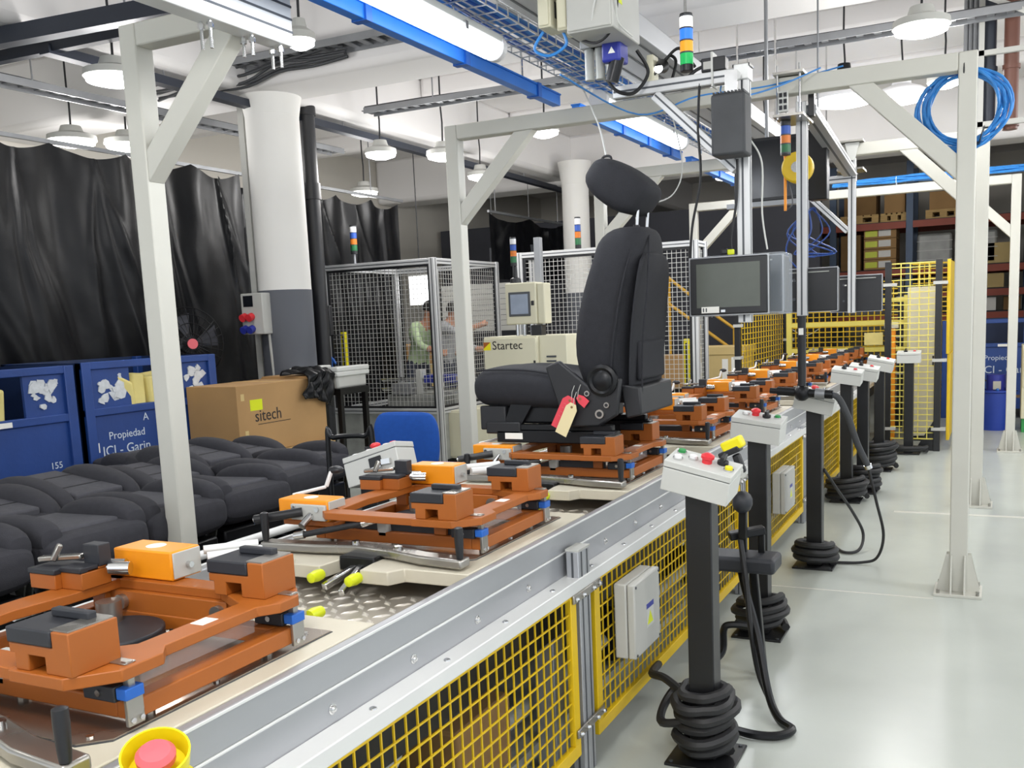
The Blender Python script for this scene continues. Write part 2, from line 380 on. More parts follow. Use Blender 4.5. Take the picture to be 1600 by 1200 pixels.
for a in ((-.45, 6.55, 3.12, .17, 'round pendant lamp hanging highest, nearest the upright pipes', 'disc', 26),
          (-1.11, 8.05, 3.05, .24, 'bell pendant lamp with black top right above the white gantry beam', 'bell', 26),
          (-.76, 8.9, 3.18, .23, 'bright pendant lamp seen through the corner brace of the gantry', 'bell', 26),
          (-.40, 8.35, 3.15, .13, 'small pendant lamp glowing through the upper part of the blue cable coil', 'disc', 20),
          (-.3, 10.4, 3.0, .15, 'small pendant lamp shining low behind the blue cable coil', 'disc', 16),
          (-5.15, 4.62, 3.1, .19, 'pendant lamp left of the nearest gantry post, under the dark channels', 'disc', 30),
          (-7.15, 5.9, 3.12, .2, 'leftmost pendant lamp peeping over the black plastic sheet', 'disc', 30),
          (-6.95, 6.3, 3.12, .19, 'second pendant lamp over the black sheet, half behind the gantry post', 'disc', 30),
          (-5.25, 7.72, 3.05, .15, 'small oblong pendant lamp right of the black drain pipe', 'disc', 24),
          (-4.75, 8.02, 3.02, .16, 'pendant lamp just left of the second gantry corner', 'disc', 24),
          (-6.9, 9.75, 3.05, .17, 'low pendant lamp above the torn end of the black sheet', 'disc', 24),
          (-3.55, 7.72, 3.05, .13, 'pendant lamp tucked beneath the second gantry beam at its brace', 'disc', 24),
          (-5.3, 9.75, 3.08, .15, 'small pendant lamp seen inside the second gantry brace triangle', 'disc', 24),
          (-2.1, 9.75, 3.05, .2, 'pendant lamp glowing behind the black speaker box post', 'disc', 24),
          (-3.75, 4.75, 3.14, .09, 'small lamp shining at the end of the white aluminium overhead profile', 'disc', 12),
          (-2.9, 11.6, 3.05, .2, 'pendant lamp over the rear store behind the headrest', 'disc', 24)): pendant(*a)
# glazed work light at the back of the first cage
t = thing('work_light', 'square glowing light panel hanging inside the first wire cage', 'lamp', (-6.1, 9.6, 1.66))
MB().box(-.16, .16, 0, .04, 0, .36).build('housing', 'box_white', t, bev=.008); MB().box(-.145, .145, -.004, 0, .015, .345).build('lens', 'window_glow', t)
MB().cyl((0, .02, .36), (0, .02, 2.3), .006, n=6).build('cord', 'black_plastic', t)

# ---------------------------------------------------------------- black plastic sheeting on the left
def sheet(name, label, x, y0, y1, ztop, zbot, seed, left=lambda v: 0, nu=150, nv=70, pin=5, amp=.05):
    rnd = random.Random(seed); ph = [rnd.uniform(0, 6.28) for _ in range(12)]
    pins = [(rnd.uniform(0, 1), rnd.uniform(.3, 1)) for _ in range(pin*4)]
    def f(u, v):
        y = y0+(y1-y0)*u+left(v)*(1-u); z = zbot+(ztop-zbot)*v
        sag = abs(sin(u*pi*pin)); z -= v*v*.08*sag
        d = amp*(sin(7*u*pi+ph[0]+.9*v)+.5*sin(17*u*pi+ph[1]-1.2*v)+.25*sin(41*u+2*v+ph[2]))
        for k, (pu, a) in enumerate(pins):        # straight tension folds fanning out of the pegs
            uu = (k % pin+.5)/pin; sl = (pu-.5)*.6
            c = uu+sl*(1-v); q = (u-c)*(y1-y0); wd = .02+.05*(1-v)
            d += .03*a*math.exp(-(q/wd)**2)*min(1, 3*(1-v)+.2)*(.3+.7*v)
        d += .006*sin(23*v+7*u*pi+ph[3])*sin(13*u*pi+ph[4])
        return Vector((x+d, y, z))
    s = MB().grid(f, nu, nv)
    return single(s, name, 'plastic_sheet', label, 'plastic sheet', fix=False)
sheet('plastic_sheet', 'black plastic sheet hanging behind the blue bins, left of the white column', -6.35, 3.75, 7.05, 2.9, .35, 3, left=lambda v: .75*max(0, .72-v), amp=.03, nu=220)
sheet('plastic_sheet', 'black plastic sheet with bright folds, right of the column and drain pipe', -6.5, 6.9, 9.85, 2.88, .3, 11, amp=.025, nu=140)
sheet('plastic_sheet', 'low black plastic flap with fanned creases at the far left edge', -6.2, 3.2, 4.3, 1.6, .4, 5, pin=1, nu=70, nv=40, amp=.05)
sheet('plastic_sheet', 'bluish black curtain hung before the rear white column', -6.0, 11.2, 13.6, 2.85, 2.0, 8, pin=2, nu=50, nv=24, amp=.02)
single(MB().bar((-6.0, 11.2, 2.87), (-6.0, 13.6, 2.87), .03, .03).cyl((-6, 11.4, 2.87), (-6, 11.4, 3.95), .006, n=6).cyl((-6, 13.4, 2.87), (-6, 13.4, 3.95), .006, n=6), 'curtain_rail', 'tray_grey', 'thin rail holding the bluish black rear curtain', 'rail')
o = MB().bar((-6.44, 3.4, 2.92), (-6.47, 9.9, 2.92), .03, .03).build('sheet_rail', 'tray_grey'); tag(o, 'thin steel rail that the black plastic sheets hang from', 'rail')
for y in (4, 6, 8, 9.2): MB(o).cyl((-6.42, y, 2.92), (-6.42, y, 3.96), .006, n=6).build('hanger_rod', 'tray_grey', o)

# ---------------------------------------------------------------- white gantries over the line
def gantry(y, x0, x1, label, h=2.6, wd=.083, xl=None, right=True):
    t = thing('gantry_frame', label, 'gantry', (x0, y, 0))
    y0, y1 = y-wd/2, y+wd/2; xe = x1 if right else xl
    MB(t).box(x0, x0+wd, y0, y1, .01, h).build('post', 'gantry_white', t, bev=.006)
    if right: MB(t).box(x1-wd, x1, y0, y1, .01, h).build('post', 'gantry_white', t, bev=.006)
    MB(t).box(x0+wd, xe-(wd if right else 0), y0, y1, h-wd, h).build('beam', 'gantry_white', t, bev=.006)
    L = .375
    def brace(xa, sgn):
        a = xa; MBt = MB(t)
        poly = [(a, h-wd-L), (a, h-wd-L-.118), (a+sgn*(L+.118), h-wd), (a+sgn*L, h-wd)]
        MBt.prism(poly, y0+.004, y1-.004, 'y').build('brace', 'gantry_white', t, bev=.004)
    brace(x0+wd, 1)
    if right: brace(x1-wd, -1)
    for xx, s in [(x0+wd/2, 1)]+([(x1-wd/2, -1)] if right else []):
        MB(t).box(xx-.11, xx+.11, y-.11, y+.11, 0, .014).build('base_plate', 'gantry_white', t, bev=.002)
        for (dx, dy) in ((1, 0), (-1, 0), (0, 1), (0, -1)):
            if dx: MB(t).prism([(xx+dx*.0415, .014), (xx+dx*.1, .014), (xx+dx*.056, .2), (xx+dx*.0415, .2)], y-.035, y-.027, 'y').prism([(xx+dx*.0415, .014), (xx+dx*.1, .014), (xx+dx*.056, .2), (xx+dx*.0415, .2)], y+.027, y+.035, 'y').build('gusset', 'gantry_white', t)
            else: MB(t).prism([(y+dy*.0415, .014), (y+dy*.1, .014), (y+dy*.056, .2), (y+dy*.0415, .2)], xx-.035, xx-.027, 'x').prism([(y+dy*.0415, .014), (y+dy*.1, .014), (y+dy*.056, .2), (y+dy*.0415, .2)], xx+.027, xx+.035, 'x').build('gusset', 'gantry_white', t)
        for (dx, dy) in ((1, 1), (-1, 1), (1, -1), (-1, -1)): MB(t).cyl((xx+dx*.09, y+dy*.09, .012), (xx+dx*.09, y+dy*.09, .035), .009, n=6).build('anchor_bolt', 'steel', t)
    return t
gantry(2.76, -2.99, 0, 'nearest white gantry post with short beam and brace, left of the line', right=False, xl=-2.43, h=2.6)
g2 = gantry(5.08, -2.97, -.1, 'white gantry standing over the line with the blue cable coil on its right post')
MB(g2).box(-3.01, -2.85, 4.99, 5.17, .5, .53).build('flange', 'gantry_white', g2, bev=.003)
for z in (.41, .57): MB(g2).box(-2.94, -2.92, 5.036, 5.041, z, z+.05).build('slot_hole', 'black_plastic', g2)
gantry(7.36, -2.95, -.06, 'white gantry behind the headrest of the black seat, second from the coil')
gantry(10.13, -2.98, .19, 'farthest white gantry carrying the horizontal bundle of blue cables')
# blue cables lying on the far gantry
t = thing('cable_bundle', 'bundle of blue cables lying along the farthest gantry beam', 'cables', (-1, 10.1, 2.62))
rnd = random.Random(5)
for k in range(7):
    pts = [(-1.5+1.75*i/9, 10.1+rnd.uniform(-.035, .035), 2.622+.02*(k % 3)+rnd.uniform(0, .015)) for i in range(10)]
    MB(t).tube(spl(pts, 3), .011, 6).build('cable', 'cable_blue', t)
for x in (-.9, -.1): MB(t).tube([(x, 10.1+.05*cos(a), 2.64+.04*sin(a)) for a in [2*pi*i/12 for i in range(12)]], .004, 5, True).build('cable_tie', 'lettering_white', t)
# coil of blue cable hung on the gantry post
t = thing('cable_coil', 'coil of blue cable hung around the top of the right gantry post', 'cable coil', (-.16, 5.16, 2.4))
for k in range(9):
    rx = .155+rnd.uniform(0, .055); rz = .15+rnd.uniform(0, .05); cx = rnd.uniform(-.012, .012); 
    pts = [(cx+rx*cos(a), .0+rnd.uniform(-.02, .02), -.02-.012*k*.3+rz*sin(a)) for a in [2*pi*i/18 for i in range(18)]]
    MB().tube(spl(pts, 2, True), .0075, 6, True).build('cable_loop', 'cable_blue', t)
for (x, z) in ((.03, .15), (.08, -.17)): MB().tube([(x+.03*cos(a)*.4, .035*sin(a), z+.045*cos(a)) for a in [2*pi*i/10 for i in range(10)]], .003, 5, True).build('cable_tie', 'black_plastic', t)
MB().tube(spl([(.07, 0, -.18), (.05, -.01, -.24), (.035, 0, -.3)], 4), .0035, 5).build('tie_tail', 'black_plastic', t)
MB().tube(spl([(.0, -.115, .2), (.002, -.118, .15), (.002, -.118, .1), (.01, -.06, .085)], 4), .004, 5).build('strap', 'black_plastic', t)

# ================================================================ THE CONVEYOR
Y0, Y1 = .1, 11.4
cv = thing('assembly_conveyor', 'long assembly conveyor with aluminium side rail and sunken checker plate bed', 'conveyor', (-1.58, 5.5, 0))
MB(cv).box(-1.2, -1.14, Y0, Y1, .612, .652).build('ledge', 'alu_white', cv, bev=.003)  # paler than the rails: light from above is put into its colour
MB(cv).box(-1.222, -1.2, Y0, Y1, .60, .722).build('lower_rail', 'alu', cv, bev=.003)
MB(cv).box(-1.222, -1.2, Y0, Y1, .727, .798).build('upper_rail', 'alu', cv, bev=.003)
MB(cv).box(-1.222, -1.197, Y0, Y1, .722, .727).build('groove_highlight', 'alu_white', cv, bev=.001)  # pale strip standing in for the highlight along the groove edge
MB(cv).box(-1.2, -1.1965, Y0, Y1, .792, .798).build('chamfer_highlight', 'alu_white', cv, bev=.001)  # top chamfer, its bright highlight painted as a pale strip
MB(cv).box(-1.235, -1.226, Y0, Y1, .60, .79).build('guide_strip', 'black_plastic', cv)
bo = None
ys = [Y0+.16+.302*i for i in range(36)]
for i, y in enumerate(ys):
    for (nm, loc, M) in (('rail_bolt', (-1.2, y, .683), Matrix.Rotation(pi/2, 3, 'Y')),):
        o = MB().lathe([(.012, 0), (.012, .002), (.008, .0025), (.008, .006), (.005, .009), (.001, .0095)], n=12, M=M).build(nm, 'chrome', cv) if bo is None else bo.copy()
        if bo is not None: COL.objects.link(o)
        bo = o if bo is None else bo
        o.location = Vector(loc)-cv.location
b2 = None
for i, y in enumerate(ys):
    if b2 is None: b2 = o = MB().lathe([(.009, 0), (.008, .003), (.004, .005), (.001, .0055)], n=10).build('ledge_screw', 'chrome', cv)
    else: o = b2.copy(); COL.objects.link(o)
    o.location = Vector((-1.165, y+.09, .652))-cv.location
MB(cv).box(-2.0, -1.976, Y0, Y1, .70, .798).build('left_rail', 'alu', cv, bev=.003)
MB(cv).box(-2.09, -2.0, Y0, Y1, .70, .765).build('left_ledge', 'cable_dark', cv, bev=.003)
MB(cv).box(-2.104, -2.09, Y0, Y1, .60, .775).build('left_edge', 'alu_white', cv, bev=.002)
MB(cv).box(-2.09, -1.235, Y0, Y1, .45, .70).build('bed', 'black_metal', cv)
deck = MB(cv).box(-1.976, -1.235, Y0, Y1, .70, .712).build('checker_plate', 'checker', cv)
s = MB(cv); rnd = random.Random(2)
for k in range(-1, 5):
    a0 = 1.64+1.205*k
    for i in range(15):
        for j in range(10):
            x = -1.955+.05*i; y = a0+.05*j
            if x > -1.25: continue
            ang = radians(48 if (i+j) % 2 else -42); ca, sa = cos(ang), sin(ang)
            P = [(-.025, 0), (0, -.0095), (.025, 0), (0, .0095)]
            n = [(x+px*ca-py*sa, y+px*sa+py*ca, .712) for px, py in P]+[(x+px*.55*ca-py*.4*sa, y+px*.55*sa+py*.4*ca, .7155) for px, py in P]
            s.add(n, [(0, 1, 5, 4), (1, 2, 6, 5), (2, 3, 7, 6), (3, 0, 4, 7), (4, 5, 6, 7)])
tag(s.build('tread_lozenges', 'checker_tread', deck, smooth=False), kind='stuff')
for y in (.5, 2.64, 4.8, 6.7, 8.9, 11.):
    for x in (-1.27, -1.98): MB(cv).box(x-.035, x+.035, y-.04, y+.04, 0, .45).build('leg', 'alu', cv, bev=.004)
for (x, z, r) in ((-1.4, .38, .045), (-1.62, .3, .06), (-1.36, .2, .03), (-1.8, .2, .05)):
    MB(cv).cyl((x, Y0, z), (x, Y1, z), r, n=14).build('duct_tube', 'column_grey' if r > .04 else 'wrap_grey', cv)
rnd = random.Random(9)
for i in range(8):
    y = .6+i*1.2
    MB(cv).cyl((-1.66, y, .42), (-1.3, y, .42), .05, n=16).build('drive_roller', 'wrap_grey', cv)
    MB(cv).box(-1.5, -1.3, y+.3, y+.62, .12, .34).build('motor_box', 'cardboard_dark' if i == 1 else 'black_metal', cv, bev=.01)
    pts = [(-1.3+rnd.uniform(-.05, .04), y+.25*j, .5-.08*(j % 2)+rnd.uniform(-.05, .03)) for j in range(5)]
    MB(cv).tube(spl(pts, 5), .01, 6).build('cable', 'rubber', cv)
MB(cv).box(-1.9, -1.3, Y0, Y1, .06, .1).build('drip_tray', 'wrap_grey', cv)
# ---------------------------------------------------------------- safety fence along the conveyor
ords = ['first', 'second', 'third', 'fourth', 'fifth', 'sixth', 'seventh', 'eighth', 'ninth', 'tenth']
def fence_panel(y0, y1, label, z0=.09, z1=.648, x=-1.143):
    t = thing('mesh_guard', label, 'fence', (x, (y0+y1)/2, z0), 'yellow fence panels along the conveyor')
    b = .042
    f = MB(t)
    f.box(x-.02, x, y0, y1, z1-b, z1).box(x-.02, x, y0, y1, z0, z0+b).box(x-.02, x, y0, y0+b, z0+b, z1-b).box(x-.02, x, y1-b, y1, z0+b, z1-b)
    f.build('frame', 'fence_yellow', t, bev=.002)
    wire_grid(t, t, (x-.012, y0+b, z0+b), (0, 1, 0), (0, 0, 1), y1-y0-2*b, z1-z0-2*b, .047, .0022, 'fence_yellow')
for (a, b, l) in ((.3, 2.585, 'yellow wire mesh fence panel nearest the camera, without a grey box'), (2.735, 4.68, 'yellow wire mesh panel carrying the near grey junction box'),
               (4.83, 6.43, 'third yellow mesh panel, behind the tall black pole with the torque hose'), (6.58, 8.1, 'fourth yellow mesh panel, between the middle black poles'), (8.25, 9.9, 'farthest yellow mesh panel at the low side of the line')): fence_panel(a, b, l)
for k, y in enumerate((2.66, 4.755, 6.505, 8.175)):
    t = thing('fence_post', '%s slotted aluminium fence post from the front, between yellow panels' % ords[k], 'post', (-1.15, y, 0), 'aluminium posts of the yellow fence')
    for dy in (-.022, .022): profile_bar(t, 'upright', (-1.165, y+dy, .0), (-1.165, y+dy, .735 if k == 0 else .66), .045, .042, up=(1, 0, 0))
    if k == 0: MB(t).box(-1.188, -1.142, y-.045, y+.045, .735, .741).build('cap', 'box_grey', t)
    for z in (.6, .17):
        c = MB(t).box(-1.143, -1.134, y-.11, y+.11, z-.014, z+.014).build('clamp', 'steel', t, bev=.003)
        for dy in (-.095, -.04, .04, .095): MB(t).ball((-1.13, y+dy, z), .0085, n=8).build('clamp_bolt', 'chrome', c)
def junction(y0, y1, z0, z1, label, dp=.075):
    x = -1.14; t = thing('junction_box', label, 'box', (x, (y0+y1)/2, z0), 'grey boxes on the yellow fence')
    MB(t).box(x, x+dp*.6, y0, y1, z0, z1).build('body', 'box_grey', t, bev=.006)
    MB(t).box(x+dp*.62, x+dp, y0, y1, z0, z1).build('lid', 'box_grey', t, bev=.006)
    ym = y0+(y1-y0)*.55; zt = z1-(z1-z0)*.38
    lb = MB(t).box(x+dp, x+dp+.001, ym-.03, ym+.045, zt-.085, zt+.0).build('sticker', 'box_white', t)
    MB(t).box(x+dp+.001, x+dp+.0016, ym-.03, ym+.045, zt-.018, zt).build('blue_stripe', 'motor_blue', lb)
    MB(t).prism([(ym-.022, zt-.075), (ym+.036, zt-.075), (ym+.007, zt-.028)], x+dp+.001, x+dp+.0016, 'x').build('warning_triangle', 'lime', lb)
    for (yy, zz) in ((y0+.012, z0+.012), (y1-.012, z0+.012), (y0+.012, z1-.012), (y1-.012, z1-.012)): MB(t).cyl((x+dp, yy, zz), (x+dp+.003, yy, zz), .005, n=8).build('screw', 'alu_slot', t)
junction(2.89, 3.15, .3, .56, 'near grey junction box with warning sticker on the second yellow panel')
junction(5.42, 5.72, .28, .52, 'smaller grey junction box on the third yellow panel')

# ---------------------------------------------------------------- fixtures riding on the conveyor
FX = -1.29
def make_fixture():
    t = thing('fixture_carrier', 'x', 'fixture', (FX, 1.064, .8), 'orange seat fixtures on the conveyor')
    O, K = 'orange_paint', 'black_pad'
    # pallet: cream plate with stepped front bumpers
    pl = [(.066, .60), (.066, -.19), (-.13, -.19), (-.155, -.235), (-.245, -.235), (-.255, -.15), (-.37, -.15), (-.38, -.235), (-.47, -.235), (-.50, -.19), (-.668, -.19), (-.668, .60), (-.47, .60), (-.46, .645), (-.38, .645), (-.37, .6), (-.25, .6), (-.24, .645), (-.16, .645), (-.15, .6)]
    MB().prism(pl, -.038, 0).build('pallet_plate', 'cream_plate', t, bev=.003)
    st = [(.012, -.05), (-.03, -.088), (-.55, -.088), (-.59, -.05), (-.59, .48), (-.55, .515), (.012, .515)]
    p = MB().prism(st, 0, .004).build('steel_plate', 'steel_plate', t)
    MB().prism([(a*1.008+.002, (b-.2)*1.01+.2) for a, b in st], .0, .0016).build('plate_seam', 'alu_slot', p)
    for (x, y) in ((-.03, -.06), (-.24, -.06), (-.3, -.06), (-.52, -.06), (-.03, .48), (-.3, .48), (-.01, .2)): MB().cyl((x, y, .004), (x, y, .007), .007, n=8).build('plate_screw', 'chrome', p)
    for (x, y, s) in ((-.25, -.235, -1), (-.375, -.235, -1), (-.155, .645, 1), (-.465, .645, 1)):
        MB().lathe([(.015, 0), (.017, .02), (.014, .045), (.004, .05)], (x, y, -.022), 12, Matrix.Rotation(s*-pi/2, 3, 'X')).build('bumper_plug', 'lime', t)
    # latch between the bumpers
    l = MB().bar((-.32, -.15, -.02), (-.35, -.26, -.05), .02, .02).bar((-.30, -.15, -.015), (-.285, -.27, -.06), .018, .02).build('latch', 'chrome', t, bev=.004)
    MB().box(-.37, -.25, -.16, -.1, -.03, .012).build('latch_body', 'black_metal', l, bev=.005)
    # polished lever bar with two handles
    pts = [(.04, -.155), (-.10, -.14), (-.22, -.105), (-.34, -.09), (-.47, -.115), (-.66, -.13)]
    wv = [.026]*6; up = [(x, y+ww) for (x, y), ww in zip(pts, wv)]; dn = [(x, y-ww) for (x, y), ww in zip(pts, wv)][::-1]
    lv = MB().prism(up+dn, .006, .032).build('lever_bar', 'steel', t, bev=.006)
    for x, y in ((-.2, -.11), (-.36, -.09)): MB().cyl((x, y, .032), (x, y, .04), .012, n=10).build('lever_bolt', 'chrome', lv)
    for x, y in ((.03, -.166), (-.648, -.14)):
        MB().lathe([(.009, 0), (.0105, .016), (.0125, .058), (.012, .082), (.006, .085)], (x, y, .034), 12).build('lever_handle', 'black_plastic', lv)
    # lower frame
    f = MB().box(-.025, .012, -.008, .405, .016, .05).box(-.57, -.535, -.008, .405, .016, .05).box(-.535, -.025, -.008, .03, .016, .05).box(-.535, -.025, .37, .405, .016, .05)
    f.build('lower_frame', O, t, bev=.003)
    MB().prism([(-.535, 0), (-.60, -.015), (-.645, .035), (-.60, .1), (-.57, .1)], .03, .052).build('corner_plate', O, t, bev=.003)
    for (x, y) in ((-.02, .05), (-.02, .35), (-.55, .05), (-.55, .35), (-.3, .02), (-.3, .38)): MB().cyl((x, y, .004), (x, y, .022), .012, n=8).build('foot', 'steel', t)
    for (x, y) in ((-.52, .03), (-.5, .37), (-.13, .39), (-.13, .01)): MB().box(x-.02, x+.02, y-.012, y+.012, .05, .094).build('riser', O, t, bev=.002)
    MB().box(-.345, -.305, -.008, .03, .03, .094).build('guide_block', 'box_grey', t, bev=.008)
    MB().box(-.48, -.14, .372, .392, .045, .094).build('cross_web', O, t, bev=.002)
    for x in (-.16, -.44): MB().cyl((x, .36, .07), (x, .372, .07), .017, n=14).build('pin', 'steel', t)
    MB().cyl((-.40, .30, .05), (-.40, .30, .095), .026, n=18).build('bearing', 'steel', t)
    # turntable disc
    MB().cyl((-.345, .255, .004), (-.345, .255, .05), .105, n=36).build('turntable', 'black_pad', t, bev=.004)
    # upper frame: four bars
    r = [(-.165, -.095), (-.035, -.095), (.025, -.03), (.025, .055), (-.003, .085), (-.003, .315), (.025, .35), (.025, .405), (-.02, .455), (-.165, .455), (-.165, .385), (-.058, .325), (-.058, .075), (-.165, -.02)]
    u = MB().prism(r, .094, .115).build('upper_frame', O, t, bev=.002)
    MB().prism([(-.165, -.09), (-.165, -.03), (-.455, -.025), (-.50, -.0), (-.53, -.03), (-.47, -.085)], .094, .115).build('front_bar', O, u, bev=.002)
    MB().prism([(-.165, .385), (-.165, .435), (-.43, .445), (-.52, .43), (-.53, .38), (-.46, .385)], .094, .115).build('rear_bar', O, u, bev=.002)
    MB().prism([(-.455, -.03), (-.475, .14), (-.46, .26), (-.46, .4), (-.53, .42), (-.545, .2), (-.535, -.02)], .094, .115).build('left_bar', O, u, bev=.002)
    MB().box(-.052, -.02, .19, .23, .115, .1156).build('label', 'paper', u)
    # two large locating blocks on the right, one stepped block on the left
    def block(yc, sg, x0=-.165):
        b = MB(); x1 = x0+.145; h0, h1 = .115, .188
        ya, yb = yc-.048, yc+.048
        b.prism([(x0, .143), (x0+.012, .143), (x0+.012, h0), (x0+.045, h0), (x0+.045, .143), (x0+.085, .143), (x0+.085, h0), (x1, h0), (x1, h1), (x0+.105, h1), (x0+.105, .16), (x0, .16)], ya, yb, 'y')
        MB().box(x0+.045, x0+.085, yc+.01, yb-.002, h0, .143).build('block_web', O, t)
        o = b.build('locating_block', O, t, bev=.002)
        MB().box(x0-.002, x0+.104, ya-.002, yb, .1605, h1).build('pad', K, o, bev=.003)
        MB().box(x0+.03, x0+.12, yc+.012, yc+.03, h1, h1+.015).build('pad_ridge', K, o, bev=.003)
        MB().box(x0+.1, x1-.004, ya+.004, yb-.004, h1, h1+.003).build('steel_cap', 'steel', o)
    block(-.04, 1); block(.405, -1)
    b = MB().box(-.60, -.52, .27, .35, .115, .148).box(-.52, -.455, .285, .36, .115, .152).box(-.52, -.455, .3, .36, .152, .158).build('stepped_block', O, t, bev=.002)
    MB().box(-.602, -.518, .268, .35, .148, .160).build('pad', K, b, bev=.002)
    MB().box(-.52, -.455, .283, .33, .152, .164).build('pad', K, b, bev=.002); MB().box(-.5, -.452, .33, .362, .158, .205).build('pad_stop', K, b, bev=.002)
    MB().bar((-.6, .3, .172), (-.5, .33, .178), .022, .012).bar((-.56, .3, .17), (-.55, .315, .205), .02, .012).build('toggle_clamp', 'steel', b, bev=.003)
    MB().cyl((-.47, .36, .15), (-.43, .38, .148), .017, n=12).cyl((-.445, .35, .15), (-.405, .37, .148), .015, n=12).build('air_fitting', 'chrome', b)
    # amber lift boxes
    def lift(x0, x1, y0, y1, z0, z1, front):
        o = MB().box(x0, x1, y0, y1, z0, z1).build('lift_box', 'amber_paint', t, bev=.004)
        MB().box(x1, x1+.004, y0+.003, y1-.003, z0+.004, z1-.003).build('end_plate', 'box_grey', o, bev=.002)
        MB().cyl((x1+.004, (y0+y1)/2, z0+.03), (x1+.016, (y0+y1)/2, z0+.03), .007, n=10).build('end_bolt', 'chrome', o)
        MB().cyl(((x0+x1)/2, (y0+y1)/2, z1), ((x0+x1)/2, (y0+y1)/2, z1+.001), .022, n=16).build('round_label', 'paper', o)
        if front:
            MB().box(x0+.055, x1-.002, y0-.012, y0, z0+.004, z1-.012).build('front_plate', 'box_grey', o, bev=.003)
            for xx in (x0+.07, x1-.03): MB().cyl((xx, y0-.018, z1-.024), (xx, y0-.012, z1-.024), .008, n=10).build('plate_bolt', 'chrome', o)
            MB().cyl((x0+.1, y0-.012, z0+.03), (x0-.03, y0-.075, z0+.012), .014, n=14).build('grip', 'black_plastic', o)
            MB().cyl((x0-.028, y0-.074, z0+.0123), (x0-.033, y0-.0765, z0+.0117), .008, n=10).build('grip_bolt', 'chrome', o)
            MB().cyl((x0+.13, y0-.01, z0+.02), (x0+.125, y0-.05, z0-.005), .012, n=12).build('spring_pin', 'chrome', o)
    lift(-.67, -.485, -.05, .035, .078, .142, True); lift(-.49, -.315, .40, .485, .116, .181, False)
    MB().box(-.66, -.47, -.045, .04, .062, .078).build('lift_bracket', O, t, bev=.003)
    MB().bar((-.69, .04, .135), (-.62, .12, .15), .012, .01).bar((-.62, .12, .15), (-.61, .14, .2), .012, .012).build('clamp_arm', 'alu_white', t, bev=.003)
    MB().ball((-.6, .15, .2), .02, (1.4, 1, .7)).build('clamp_knob', 'black_plastic', t)
    MB().cyl((-.3, .49, .15), (-.22, .58, .15), .012, n=12).cyl((-.33, .51, .16), (-.25, .6, .16), .010, n=12).build('gas_tube', 'alu_white', t)
    # gas spring at the front
    g = MB().cyl((-.52, -.12, .055), (-.345, -.075, .088), .009, n=10).build('gas_spring', 'black_plastic', t)
    MB().cyl((-.345, -.075, .088), (-.30, -.062, .096), .012, .006, n=10).build('spring_end', 'chrome', g); MB().cyl((-.55, -.128, .05), (-.52, -.12, .055), .012, n=10).build('spring_end', 'chrome', g)
    # corner clamps on the right
    for yy in (-.012, .40):
        c = MB().box(.012, .02, yy-.012, yy+.022, .012, .07).box(.0, .014, yy, yy+.014, .06, .12).box(-.03, .014, yy-.004, yy+.02, .115, .118).build('corner_clamp', 'steel', t, bev=.002)
        MB().box(-.002, .022, yy-.014, yy+.024, .058, .078).build('blue_insert', 'bright_blue', c, bev=.002)
        k = MB().box(-.078, -.004, yy-.016, yy+.016, .052, .08).build('clamp_body', 'black_pad', c, bev=.003)
        MB().cyl((-.04, yy-.016, .066), (-.04, yy-.019, .066), .006, n=10).build('body_screw', 'chrome', k)
        for z, d in ((.022, -.004), (.022, .014)): MB().cyl((.02, yy+d, z), (.024, yy+d, z), .005, n=8).build('clamp_bolt', 'chrome', c)
    MB().box(-.045, -.042, .06, .345, .05, .094).build('clear_guard', 'acrylic', t)
    MB().box(-.5, -.1, .01, .012, .05, .075).build('slide_bar', 'black_pad', t)
    return t
FXL = ['orange seat fixture nearest the camera, in the lower left corner', 'orange seat fixture in front of the grey tilted control box and blue chair',
       'orange seat fixture carrying the upright black car seat', 'orange fixture on the line just beyond the upright black seat',
       'second empty orange fixture beyond the upright black seat', 'third empty orange fixture beyond the upright black seat', 'fourth empty orange fixture beyond the upright seat, beside the torque arm',
       'fifth empty orange fixture beyond the upright seat, near the robot cell', 'last orange fixture, entering the yellow mesh cell']
fx0 = make_fixture(); FIX = [fx0]
for k in range(1, 9):
    c = copy_tree(fx0); c.location = (FX, 1.064+1.205*k, .8); FIX.append(c)
for c, l in zip(FIX, FXL): c['label'] = l
for ch in fx0.children:
    if ch.name.startswith('lever_bar'): ch.location = (0.039, -0.014, 0)

# ---------------------------------------------------------------- the car seats
def sring(cx, cz_f, w, d, n=36, e=3.2, dish=0., axis='back', off=0.):
    pts = []
    for k in range(n):
        a = 2*pi*k/n; ca, sa = cos(a), sin(a)
        x = math.copysign(abs(ca)**(2/e), ca); y = math.copysign(abs(sa)**(2/e), sa)
        pts.append((x, y))
    return pts
def sstep(a, b, x):
    t = min(1, max(0, (x-a)/(b-a))); return t*t*(3-2*t)
def back_rings(H, prof, M, n=40, e=2/3.0):
    """prof: list of (z, x_front, x_rear, half width, dish)"""
    rings = []
    for (z, xf, xr, hw, dish) in prof:
        ring = []
        for k in range(n):
            a = 2*pi*k/n; ca, sa = cos(a), sin(a)
            x = math.copysign(abs(ca)**e, ca); y = math.copysign(abs(sa)**e, sa)
            X = (xf+xr)/2+x*(xr-xf)/2; Yy = y*hw
            if x < 0: X += dish*(1-sstep(.5, .68, abs(y)))*min(1, -x*1.3)
            ring.append(M@Vector((X, Yy, z)))
        rings.append(ring)
    return rings
